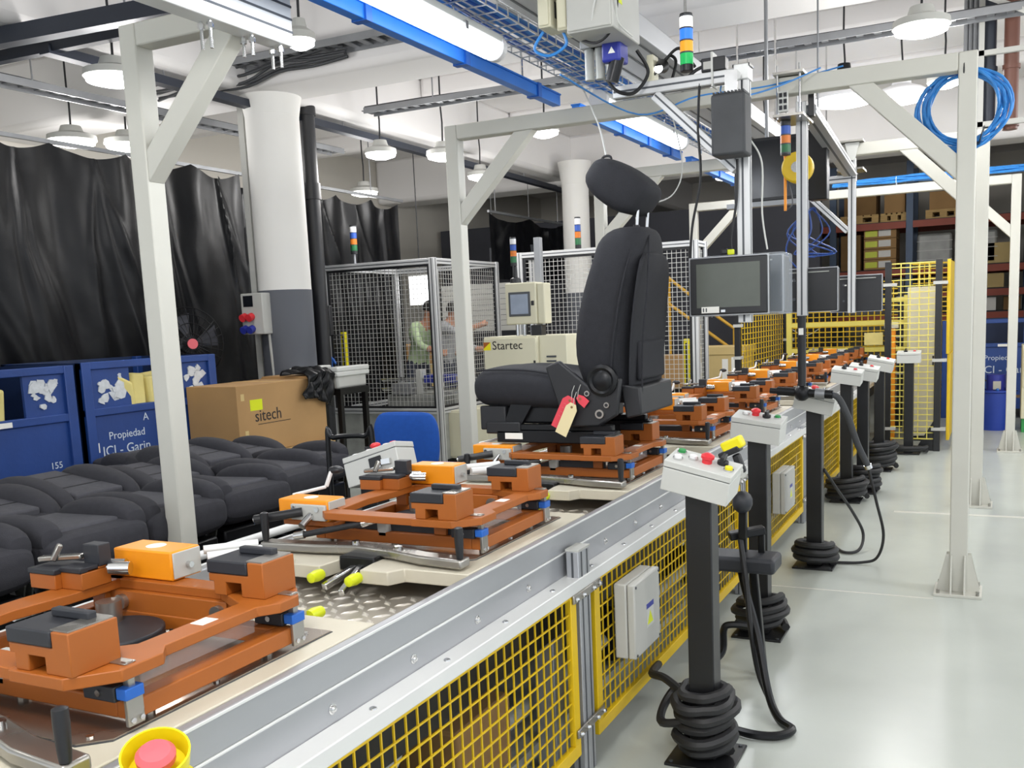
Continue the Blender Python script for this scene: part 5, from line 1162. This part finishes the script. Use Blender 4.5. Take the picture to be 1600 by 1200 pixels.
# grey service duct
t = thing('service_duct', 'grey aluminium service duct running over the line beside the basket tray', 'duct', (-1.63, 5.5, 2.68))
MB(t).box(-1.8, -1.48, 1.6, 9.8, 2.70, 2.80).build('duct', 'alu', t, bev=.005)
for x in (-1.75, -1.64, -1.53): MB(t).box(x-.006, x+.006, 1.6, 9.8, 2.698, 2.7).build('groove', 'alu_slot', t)
for y in (2.1, 5.08, 7.36, 9.7): MB(t).cyl((-1.5, y, 2.8), (-1.5, y, 3.95), .008, n=8).cyl((-1.78, y, 2.8), (-1.78, y, 3.95), .008, n=8).build('hanger', 'chrome', t)
def sbox(name, label, cat, x0, x1, y0, y1, z0, z1, m, extra=None):
    t = thing(name, label, cat, ((x0+x1)/2, (y0+y1)/2, z0)); MB(t).box(x0, x1, y0, y1, z0, z1).build('housing', m, t, bev=.006)
    MB(t).box(x0+.006, x1-.006, y0-.008, y0, z0+.006, z1-.006).build('cover', m, t, bev=.004)
    if extra: extra(t)
    return t
def sockets(t):
    x, y, z = t.location
    MB(t).box(-1.555, -1.53, 3.49, 3.496, 2.62, 2.67).build('socket', 'screen_dark', t)
sbox('switch_box', 'left small cream switch box with dark slot under the overhead duct', 'box', -1.62, -1.565, 3.5, 3.62, 2.56, 2.72, 'cabinet_cream', lambda t: MB(t).box(-1.565, -1.562, 3.54, 3.58, 2.60, 2.66).build('slot', 'screen_dark', t))
sbox('switch_box', 'right small cream switch box with dark slot beside its twin under the duct', 'box', -1.55, -1.5, 3.52, 3.64, 2.545, 2.69, 'cabinet_cream', lambda t: MB(t).box(-1.5, -1.497, 3.56, 3.6, 2.58, 2.64).build('slot', 'screen_dark', t))
sbox('junction_cabinet', 'larger grey overhead cabinet with a warning sticker, at the top centre', 'cabinet', -1.5, -1.31, 3.5, 3.8, 2.52, 2.85, 'box_grey', lambda t: MB(t).prism([(3.56, 2.62), (3.6, 2.62), (3.58, 2.66)], -1.31, -1.308, 'x').build('warning_triangle', 'lime', t))
t = thing('air_unit', 'blue and grey pneumatic unit under the overhead cabinet', 'air unit', (-1.41, 3.75, 2.42))
MB().box(-.03, .05, -.05, .05, .03, .13).build('blue_body', 'motor_blue', t, bev=.01)
MB().prism([(.0, .06), (.03, .06), (.015, .085)], -.052, -.05, 'y').build('triangle_mark', 'paper', t)
for k in range(3): MB().cyl((-.10+.045*k, 0, -.02), (-.10+.045*k, 0, .11), .02, n=14).build('filter_bowl', 'wrap_grey', t)
MB().box(-.13, .03, -.03, .03, .1, .13).build('manifold', 'alu', t, bev=.003)
MB().cyl((-.0, -.02, -.04), (.03, -.02, .05), .028, n=14).build('valve', 'black_metal', t)
t = thing('clip_lamp', 'small round clip lamp with pale glow beside the pneumatic unit', 'lamp', (-1.3, 4.0, 2.47))
MB().cyl((0, 0, 0), (0, .05, .02), .02, .03, n=14).build('shade', 'black_metal', t); MB().cyl((0, -.004, 0), (0, 0, 0), .018, n=14).build('bulb', 'lamp_glow', t); MB().tube(spl([(0, .05, .02), (.03, .06, .06), (.06, .05, .03), (.05, .02, -.05)], 5), .007, 6).build('gooseneck', 'black_metal', t); MB().box(-.05, -.02, -.01, .06, -.09, .06).build('bracket', 'cabinet_cream', t, bev=.004)
# loops of overhead cables
for k, (pts, r, m_, l) in enumerate((
    ([(-1.62, 3.55, 2.56), (-1.66, 3.55, 2.5), (-1.6, 3.56, 2.47), (-1.53, 3.56, 2.5), (-1.54, 3.56, 2.55)], .006, 'cable_blue', 'blue cable loop sagging below the cream switch boxes'),
    ([(-1.5, 3.62, 2.53), (-1.42, 3.6, 2.5), (-1.35, 3.58, 2.53), (-1.31, 3.55, 2.62), (-1.33, 3.55, 2.7)], .005, 'rubber', 'black cable curling around the overhead grey cabinet'),
    ([(-1.4, 3.5, 2.53), (-1.37, 3.48, 2.62), (-1.33, 3.48, 2.66), (-1.3, 3.5, 2.62), (-1.31, 3.55, 2.55), (-1.27, 3.6, 2.5)], .004, 'box_white', 'thin white cable arching over the sticker of the overhead cabinet'),
    ([(-1.5, 3.9, 2.44), (-1.45, 3.9, 2.38), (-1.38, 3.92, 2.37), (-1.33, 3.95, 2.45), (-1.36, 3.9, 2.53)], .008, 'rubber', 'thick black cable loop under the pneumatic unit'),
    ([(-1.15, 4.02, 2.46), (-1.22, 4.05, 2.55), (-1.28, 4.05, 2.52), (-1.32, 4.0, 2.45)], .007, 'rubber', 'black cable bowing from the boom adapter towards the clip lamp'),
    ([(-1.62, 3.7, 2.43), (-1.5, 4.3, 2.36), (-1.3, 4.6, 2.47), (-1.05, 5.0, 2.56), (-.7, 5.05, 2.615)], .004, 'cable_blue', 'thin blue line drooping towards the middle gantry beam'),
    ([(-1.03, 4.03, 2.42), (-1.1, 4.3, 2.38), (-1.0, 4.8, 2.5), (-.8, 5.0, 2.61)], .004, 'cable_blue', 'thin blue line behind the boom end'),
    ([(-1.12, 3.98, 2.38), (-1.13, 3.98, 2.2), (-1.12, 3.97, 2.0), (-1.16, 3.97, 1.8), (-1.165, 3.96, 1.62), (-1.13, 3.96, 1.52)], .006, 'rubber', 'black cable hanging from the boom down to the left side of the monitor'),
    ([(-.96, 3.95, 2.06), (-.965, 3.95, 1.9), (-.99, 3.95, 1.75), (-.985, 3.95, 1.68)], .006, 'rubber', 'black cable hanging from the dark speaker box to the monitor top'),
    ([(-.92, 4.01, 2.14), (-.885, 4.06, 2.05), (-.89, 4.08, 1.85), (-.87, 4.08, 1.7)], .004, 'box_white', 'thin white cable hanging right of the monitor post'),
    ([(-1.68, 5.25, 2.70), (-1.6, 5.3, 2.3), (-1.65, 5.3, 2.12), (-1.8, 5.3, 2.07), (-2.0, 5.35, 2.05)], .004, 'box_white', 'thin white cable sweeping behind the headrest'),
    ([(-1.9, 4.6, 2.6), (-1.6, 4.05, 2.29), (-1.40, 3.62, 2.073)], .004, 'box_white', 'white cord rising from the headrest top to the luminaire'))):
    single(MB().tube(spl(pts, 7), r, 6), 'hanging_cable', m_, l, 'cable')
t = thing('cord_clip', 'small black clip at the top of the headrest holding the white cord', 'clip', (-1.395, 3.61, 2.05)); MB().tube([(.02*cos(a), .0, .012+.012*sin(a)) for a in [2*pi*i/12 for i in range(12)]], .005, 6, True).build('ring', 'black_plastic', t)
# ---------------------------------------------------------------- monitor booms
def boom(y, xp, zt, zb, xl, label, beamz=None, brace=True):
    t = thing('monitor_boom', label, 'boom', (xp, y, zb), None)
    profile_bar(t, 'post', (xp, y, zb), (xp, y, zt), .052, .052, up=(0, 1, 0), m='alu_bright')
    if beamz:
        profile_bar(t, 'beam', (xl, y, beamz), (xp+.03, y, beamz), .05, .05, m='alu_bright')
        if brace: profile_bar(t, 'brace', (xp-.37, y, beamz-.03), (xp-.03, y, beamz-.37), .045, .045, up=(0, 1, 0), m='alu_bright')
        MB(t).box(xp-.035, xp+.035, y-.035, y+.035, beamz+.026, beamz+.036).build('end_cap', 'black_plastic', t)
    return t
b1 = boom(4.0, -.945, 2.43, 1.40, -1.5, 'aluminium boom with diagonal brace carrying the near monitor', 2.395)
MB(b1).box(-.975, -.915, 3.96, 4.04, 2.37, 2.43).build('corner_bracket', 'alu_white', b1, bev=.004)
b2 = boom(5.2, -.925, 2.5, 1.41, 0, 'aluminium boom post hanging from the gantry clamp, middle of three')
for z in (2.603, 2.40): MB(b2).box(-1.03, -.88, 4.98, 5.27, z, z+.012).build('clamp_plate', 'steel', b2)
for x in (-1.01, -.9):
    for y in (5.0, 5.24): MB(b2).cyl((x, y, 2.39), (x, y, 2.65), .006, n=8).build('clamp_rod', 'chrome', b2)
MB(b2).box(-1.0, -.955, 4.97, 4.995, 2.42, 2.52).build('socket_plate', 'box_white', b2)
for i in range(3):
    for j in range(2): MB(b2).box(-.995+.022*j, -.98+.022*j, 4.966, 4.97, 2.43+.03*i, 2.45+.03*i).build('socket', 'screen_dark', b2)
profile_bar(b2, 'tie_bar', (-.90, 5.2, 2.46), (-.95, 7.2, 2.38), .045, .09, up=(1, 0, 0))
MB(b2).box(-.89, -.86, 5.17, 5.22, 2.42, 2.58).build('gland_box', 'black_plastic', b2, bev=.004)
b3 = boom(7.35, -.955, 2.5, 1.40, -1.32, 'aluminium boom post hanging from the second gantry beam, farthest of three', 2.36)
for z in (2.603, 2.41): MB(b3).box(-1.05, -.87, 7.25, 7.47, z, z+.012).build('clamp_plate', 'steel', b3)
MB(b3).prism([(-1.0, 2.6), (-.9, 2.6), (-.93, 2.48), (-.97, 2.48)], 7.29, 7.3, 'y').build('gusset', 'box_white', b3)
def monitor(x, y, z, W, H, D, label, front=True, wrap=False):
    t = thing('monitor', label, 'monitor', (x, y, z))
    MB().box(-W/2, W/2, 0, D, 0, H).build('housing', 'black_plastic', t, bev=.006)
    MB().box(-W/2-.004, W/2+.004, .004, .014, -.004, H+.004).build('rim', 'alu', t, bev=.002)
    if front:
        b = MB().box(-W/2+.004, W/2-.004, -.004, 0, .004, H-.004).build('bezel', 'black_plastic', t, bev=.002)
        MB().box(-W/2+.03, W/2-.03, -.0055, -.004, .03, H-.025).build('screen', 'screen_grey', b)
        o = MB().box(-W/2+.05, -W/2+.125, -.0062, -.0055, .008, .034).build('asset_label', 'paper', b)
        for k in range(2): MB().box(-W/2+.056+.012*k, -W/2+.061+.012*k, -.0066, -.0062, .013, .029).build('label_bar', 'alu_slot', o)
        MB().box(-.03, -.012, -.0062, -.0055, .010, .02).build('badge', 'chrome', b)
    else:
        for a, b_ in ((-.3, .75), (-.05, .45), (-.3, .3)): MB().cyl((a*W*.8, 0, b_*H), (a*W*.8, -.004, b_*H), .008, n=8).build('screw', 'alu_slot', t)
        MB().box(-W/2+.03, W/2-.04, -.01, 0, H*.9, H*.93).build('handle', 'wrap_grey', t, bev=.003); MB().box(-.08, -.065, -.003, 0, H*.72, H*.76).build('sticker', 'paper', t)
    if wrap: MB().box(-W/2-.012, W/2+.012, -.012, D+.012, -.012, H+.012).build('clear_wrap', 'clear_wrap', t, bev=.01)
    return t
monitor(-1.0, 3.93, 1.437, .325, .235, .05, 'near monitor with grey dull screen hanging on the first boom')
monitor(-.99, 4.16, 1.44, .33, .24, .16, 'plastic wrapped monitor back to back behind the near monitor', False, True)
monitor(-.90, 5.215, 1.43, .30, .225, .09, 'monitor seen from behind on the middle boom', False)
monitor(-.93, 7.38, 1.41, .36, .26, .09, 'dark monitor seen from behind on the farthest boom', False)
t = thing('yellow_plug', 'small yellow and black plug on top of the near monitor', 'plug', (-1.0, 3.95, 1.68)); MB().box(-.005, .022, -.01, .01, 0, .022).build('yellow_body', 'lime', t, bev=.004); MB().box(-.03, -.005, -.01, .01, .004, .025).build('black_body', 'black_plastic', t, bev=.004)
t = thing('speaker_box', 'dark grey ribbed box mounted high on the near monitor boom', 'box', (-.965, 3.88, 2.06))
MB().box(-.068, .068, -.06, .06, 0, .235).build('housing', 'cable_dark', t, bev=.01)
for k in range(9): MB().box(-.06+.0145*k, -.053+.0145*k, -.055, .055, .235, .243).build('fin', 'cable_dark', t)
MB().box(-.025, .025, .0, .06, .24, .33).build('bracket', 'chrome', t)
t = thing('power_adapter', 'black power adapter lying on the near boom beside the signal tower', 'adapter', (-1.06, 4.0, 2.42)); MB().box(-.05, .05, -.03, .03, 0, .055).build('body', 'black_plastic', t, bev=.005); MB().box(-.04, -.005, -.032, -.03, .01, .04).build('label', 'box_grey', t); MB().box(-.008, .0, -.034, .034, -.06, .075).build('strap', 'box_white', t); MB().tube(spl([(-.05, 0, .03), (-.08, 0, .02), (-.11, 0, -.0)], 5), .007, 6).build('lead', 'rubber', t)
# spring balancers behind the boom
t = thing('spring_balancer', 'yellow spring balancer reel hanging beside the middle boom post', 'balancer', (-1.02, 5.6, 2.1))
MB().cyl((0, -.04, .13), (0, .04, .13), .085, n=28).build('reel', 'fence_yellow', t, bev=.01); MB().cyl((0, -.045, .13), (0, -.04, .13), .03, n=18).build('hub', 'chrome', t); MB().cyl((-.07, 0, -.1), (-.07, 0, .42), .008, n=10).build('rod', 'amber_paint', t); MB().tube(spl([(-.07, 0, -.1), (-.03, .0, -.06), (-.05, 0, .05)], 5), .004, 6).build('tail', 'alu_slot', t); MB().cyl((0, 0, .2), (0, 0, .58), .005, n=6).build('hook_rod', 'chrome', t)
t = thing('display_panel', 'large dark overhead display left of the balancer reel', 'display', (-1.33, 6.2, 2.1)); MB().box(-.2, .24, 0, .06, .03, .42).build('housing', 'black_plastic', t, bev=.006); MB().box(-.18, .22, -.004, 0, .05, .40).build('screen', 'screen_dark', t); MB().box(-.25, .25, .0, .08, 0, .03).build('tray', 'tray_grey', t); MB().cyl((.0, .05, .42), (0, .05, 1.85), .012, n=8).build('hanger', 'tray_grey', t)
t = thing('hose_reel_box', 'black upright box with blue cap behind the middle boom post', 'box', (-1.0, 6.1, 2.1)); MB().box(-.05, .06, 0, .1, 0, .42).build('housing', 'black_metal', t, bev=.006); MB().cyl((.0, .04, .42), (.0, .04, .5), .02, n=12).build('blue_cap', 'bright_blue', t); MB().ball((.02, -.0, .40), .03).build('blue_knob', 'motor_blue', t); MB().cyl((0, .05, .5), (0, .05, 1.85), .006, n=6).build('hanger', 'tray_grey', t)
t = thing('cable_tangle', 'tangle of dark blue cables hanging behind the middle boom post', 'cables', (-1.26, 7.36, 1.9))
for k in range(9): MB().tube(spl([(rnd.uniform(-.1, .1)*.4, 0, .28), (rnd.uniform(-.16, .16), rnd.uniform(-.05, .05), .1), (rnd.uniform(-.2, .2), rnd.uniform(-.05, .05), -.05), (rnd.uniform(-.05, .05), 0, -.1+rnd.uniform(-.1, .1))], 6), .006, 5).build('cable', 'bin_blue', t)
MB().cyl((0, 0, .25), (0, 0, .6), .008, n=6).build('hanger', 'tray_grey', t)

# ================================================================ YELLOW MESH ROBOT CELL AT THE FAR END
def mesh_panel(p, q, z0, z1, label, pitch=.085, m='pale_yellow', posts=(1, 1), r=.0045, cat='safety fence', pv=.06):
    p = Vector((*p, 0)); q = Vector((*q, 0)); d = (q-p); L = d.length; d.normalize()
    t = thing('safety_fence', label, cat, (*((p+q)/2)[:2], 0))
    for e, k in ((p, posts[0]), (q, posts[1])):
        if k: 
            o = MB(t).bar(e, e+Vector((0, 0, z1+.02)), .06, .06, d).build('post', 'black_paint', t, bev=.003)
            for z in (z0+.1, z0+(z1-z0)*.45, z1-.2): MB(t).bar(e+d*-.05+Vector((0, 0, z)), e+d*.08+Vector((0, 0, z)), .07, .03).build('clamp', 'box_grey', o)
            MB(t).prism([(e.x-.03, 0), (e.x-.2, 0), (e.x-.03, .3)], e.y-.004, e.y+.004, 'y').build('foot_gusset', 'black_paint', o)
    wire_grid(t, t, p+Vector((0, 0, z0))+d*.03, d, (0, 0, 1), L-.06, z1-z0, pitch, r, m, pv=pv)
    MB(t).bar(p+Vector((0, 0, z1)), q+Vector((0, 0, z1)), .012, .012).build('top_wire', m, t); MB(t).bar(p+Vector((0, 0, z0)), q+Vector((0, 0, z0)), .012, .012).build('bottom_wire', m, t)
    return t
mesh_panel((-.96, 10.05), (-.5, 10.05), .12, 1.84, 'front yellow mesh fence of the robot cell between two black posts')
mesh_panel((-2.3, 11.9), (-1.0, 11.9), .55, 1.72, 'yellow mesh fence crossing behind the far end of the line', pitch=.07, m='fence_yellow', r=.006)
mesh_panel((-2.35, 9.6), (-2.35, 11.9), .55, 1.5, 'yellow mesh fence along the left side of the far conveyor end', pitch=.13, m='fence_yellow', r=.004, posts=(1, 0))
mesh_panel((-1.0, 13.2), (-.3, 13.2), .2, 1.95, 'rear yellow mesh fence at the back of the robot cell', pitch=.07, m='fence_yellow', r=.006, posts=(0, 0))
t = thing('guard_panel', 'solid yellow guard wall at the right end of the robot cell', 'guard', (-.44, 11.0, 0))
MB(t).box(-.43, -.40, 10.08, 11.6, .95, 1.86).build('upper_plate', 'fence_yellow', t, bev=.004); MB(t).box(-.42, -.39, 10.12, 11.7, .1, .95).build('lower_plate', 'fence_yellow', t, bev=.004); MB(t).box(-.43, -.40, 11.6, 11.66, 0, 1.86).build('post', 'black_paint', t)
t = thing('cell_cabinet', 'tall cream cabinet standing behind the front mesh of the robot cell', 'cabinet', (-.72, 10.8, 0)); MB().box(-.12, .16, 0, .3, .05, 1.62).build('body', 'cabinet_cream', t, bev=.005); MB().box(-.11, .15, -.012, 0, .1, 1.58).build('door', 'cabinet_cream', t, bev=.004); MB().box(-.12, .16, 0, .3, 0, .05).build('plinth', 'black_metal', t); MB().box(.13, .145, -.02, -.012, .8, .9).build('handle', 'black_plastic', t)
t = thing('orange_post', 'orange upright cover seen through the robot cell mesh', 'post', (-1.0, 10.7, 0)); MB().box(-.04, .05, 0, .08, .0, 1.2).build('cover', 'amber_paint', t, bev=.006); MB().box(-.06, .08, -.01, .1, 1.2, 1.26).build('cap', 'cabinet_cream', t, bev=.004)
t = thing('tube_scaffold', 'pale yellow tubular frame inside the robot cell', 'frame', (-1.6, 11.5, 0))
for x in (-.6, .7): MB().box(x-.03, x+.03, -.03, .03, 0, 1.55).build('upright', 'pale_yellow', t)
for z in (.95, 1.25, 1.5): MB().box(-.6, .7, -.025, .025, z-.025, z+.025).build('crossbar', 'pale_yellow', t)
MB().box(.25, .45, -.04, -.03, 1.0, 1.14).build('notice', 'foam_yellow', t)
# ---------------------------------------------------------------- cartons, stairs and store at the back
carton(-3.2, -2.62, 10.95, 11.5, .56, 1.03, 'pale lidded carton with paper labels right of the second cage', 'cardboard_pale', False, .08, labels=((-3.13, -3.05, .66, .86), (-2.87, -2.8, .66, .9), (-2.76, -2.7, .72, .92)))
carton(-3.9, -3.3, 10.9, 11.4, .56, .95, 'wrapped carton low behind the second cage, left of the lidded carton', 'cardboard')
t = thing('carton_table', 'dark table under the pale lidded carton', 'table', (-3.25, 11.2, 0)); MB().box(-.7, .68, -.35, .35, .5, .56).build('table_top', 'black_metal', t)
for a in (-.65, .63):
    for b in (-.3, .3): MB().box(a-.025, a+.025, b-.025, b+.025, 0, .5).build('leg', 'black_metal', t)
t = thing('stair_railing', 'yellow stair handrail descending behind the near monitor', 'handrail', (-3.3, 12.6, 0))
MB().tube([(-.75, 0, 1.95), (-.05, 0, 1.38), (.17, 0, 1.22), (.17, 0, .85)], .022, 8).build('top_rail', 'stair_yellow', t); MB().tube([(-.75, 0, 1.6), (.17, 0, .92)], .022, 8).build('mid_rail', 'stair_yellow', t)
for x, z in ((-.72, 1.95), (.17, 1.2)): MB().cyl((x, 0, 0), (x, 0, z), .022, n=10).build('baluster', 'stair_yellow', t)
for i in range(6): MB().box(-.8+.15*i, -.62+.15*i, .02, .7, 1.0-.16*i, 1.03-.16*i).build('stair_tread', 'dark_wall', t)
t = thing('store_door', 'dark tall cabinet left of the yellow mesh, behind the monitor', 'cabinet', (-2.2, 12.6, 0)); MB().box(-.3, .3, 0, .5, 0, 1.45).build('body', 'black_metal', t, bev=.01); MB().box(-.28, .28, -.012, 0, .05, 1.42).build('door', 'black_metal', t, bev=.006); MB().tube(spl([(-.2, -.02, 1.2), (-.0, -.03, 1.1), (.2, -.02, 1.2)], 6), .006, 6).build('cable_loop', 'box_grey', t)
t = thing('hanging_sign', 'small grey hanging sign over the dark rear store', 'sign', (-6.3, 12.4, 2.3)); MB().box(-.35, .35, 0, .02, 0, .2).build('board', 'column_grey', t); MB().box(-.25, .25, -.003, 0, .06, .12).build('grey_line', 'tray_grey', t); MB().cyl((-.3, .01, .2), (-.3, .01, 1.6), .005, n=6).cyl((.3, .01, .2), (.3, .01, 1.6), .005, n=6).build('hanger', 'tray_grey', t)
t = thing('glove', 'blue glove hung on the left post of the first cage', 'glove', (-6.2, 7.95, 1.08)); MB().ball((0, 0, .04), .05, (1.2, .6, .9)).build('palm', 'bright_blue', t, sub=1); 
for k in range(4): MB().cyl((-.04+.027*k, -.01, .02), (-.05+.03*k, -.02, -.06), .013, .01, n=8).build('finger', 'bright_blue', t)
MB().cyl((.05, 0, .05), (.09, -.01, .0), .014, .011, n=8).build('thumb', 'bright_blue', t)
# ---------------------------------------------------------------- pallet racking
t = thing('pallet_rack', 'tall pallet rack with red beams at the back right', 'rack', (-1.3, 16.2, 0))
for x in (-3.4, -2.35, -1.22, .42):
    for y in (15.9, 16.9): MB(t).box(x-.05, x+.05, y-.04, y+.04, 0, 3.6).build('upright', 'rack_blue', t)
RZ = (.62, 1.28, 1.62, 1.98, 2.72, 3.3)
for z in (1.28, 1.98, 2.70):
    for x0, x1 in ((-3.35, -2.4), (-2.3, -1.27), (-1.17, .37)):
        for y in (15.86, 16.94): MB(t).box(x0, x1, y-.03, y+.03, z-.1, z).build('beam', 'rack_orange', t)
        MB(t).box(x0, x1, 15.9, 16.9, z, z+.015).build('deck', 'dark_wall', t)
for z in (1.62,):
    MB(t).box(-1.17, .37, 15.83, 15.89, z-.1, z).build('beam', 'rack_orange', t); MB(t).box(-1.17, .37, 15.9, 16.9, z, z+.015).build('deck', 'dark_wall', t)
for (x0, x1, z0, z1, m_, l) in ((-2.25, -1.95, 2.0, 2.55, 'cardboard_dark', 'brown carton on the middle rack shelf, left of the yellow-labelled stack'), (-1.6, -1.3, 2.85, 3.18, 'cardboard', 'brown carton stack on a pallet on the top rack shelf'),
        (-2.2, -1.72, 2.85, 3.2, 'cardboard_dark', 'dark carton on the top rack shelf, leftmost'), (-.95, -.55, 2.85, 3.12, 'cardboard', 'carton on the top rack shelf right of the blue upright'), (-.3, .25, 2.0, 2.3, 'cardboard_pale', 'pale carton on the rack behind the white gantry posts'), (-.9, -.4, 1.64, 1.84, 'cardboard', 'flat brown carton on the shelf behind the yellow guard wall'), (-.15, .1, 1.64, 1.85, 'cardboard_pale', 'small pale carton between two gantry posts, upper red shelf'), (-.2, .0, 1.3, 1.5, 'paper', 'white carton on the lower red shelf between the gantry posts'), (.1, .33, 1.3, 1.5, 'cardboard_dark', 'brown carton on the lower red shelf next to the white carton')):
    carton(x0, x1, 16.0, 16.6, z0+.0, z1, l, m_, group=None)
for i in range(4): 
    t = carton(-1.9, -1.42, 16.0, 16.6, 2.0+.16*i, 2.155+.16*i, '%s carton with yellow sticker in the middle rack stack, counted from below' % ords[i], 'cardboard', False)
    MB(t).box(-1.88, -1.7, 15.997, 15.999, 2.03+.16*i, 2.12+.16*i).build('yellow_sticker', 'lime', t); MB(t).box(-1.68, -1.5, 15.997, 15.999, 2.03+.16*i, 2.13+.16*i).build('white_label', 'paper', t)
for (x0, x1, l) in ((-1.12, -.62, 'grey film wrapped load on the middle rack shelf, left one'), (-.52, .0, 'grey film wrapped load on the middle rack shelf, right one')):
    t = thing('wrapped_load', l, 'load', ((x0+x1)/2, 16.3, 2.0)); MB(t).box(x0, x1, 16.0, 16.6, 2.0, 2.5).build('wrapping', 'wrap_grey', t, bev=.04)
    for i in range(3): MB(t).box(x0-.003, x1+.003, 15.997, 16.603, 2.1+.14*i, 2.11+.14*i).build('film_edge', 'box_white', t)
pallet(-1.65, -1.25, 15.95, 16.65, 2.718, 'pallet on the top rack shelf under the brown stack')
pallet(-2.25, -1.68, 15.95, 16.65, 2.718, 'pallet on the top rack shelf under the dark carton'); pallet(-1.0, -.5, 15.95, 16.65, 2.718, 'pallet on the top rack shelf right of the blue upright')
# ---------------------------------------------------------------- blue bins at the far right
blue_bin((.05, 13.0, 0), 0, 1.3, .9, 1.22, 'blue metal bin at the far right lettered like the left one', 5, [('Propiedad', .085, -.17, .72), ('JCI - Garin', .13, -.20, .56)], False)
t = thing('plastic_tub', 'dark blue plastic tub with a small motor, between the right gantry posts', 'tub', (.02, 11.9, 0))
s = MB().lathe([(.17, 0), (.2, .3), (.2, .42), (.22, .43), (.22, .45), (.18, .45), (.17, .05)], n=24).build('shell', 'tub_blue', t)
MB().cyl((.0, .0, .4), (.0, .0, .62), .1, n=20).build('motor', 'motor_blue', t); MB().box(-.03, .05, -.12, -.1, .46, .55).build('nameplate', 'box_grey', t)
for k in range(4): MB().ball((.19*cos(k*1.6), .19*sin(k*1.6), .46), .02, n=8).build('rim_bolt', 'bright_blue', t)
MB().tube(spl([(-.1, -.05, .55), (-.2, -.06, .6), (-.25, -.05, .4)], 5), .01, 6).build('lead', 'rubber', t)
t = thing('machine_cabinet', 'cream machine with green foot at the right picture edge', 'cabinet', (.42, 11.6, 0)); MB().box(-.15, .2, 0, .5, .15, .95).build('body', 'cabinet_cream', t, bev=.006); MB().box(-.14, .19, -.012, 0, .5, .92).build('door', 'cabinet_cream', t, bev=.004); MB().box(-.14, .19, .02, .45, 0, .15).build('plinth', 'button_green', t)
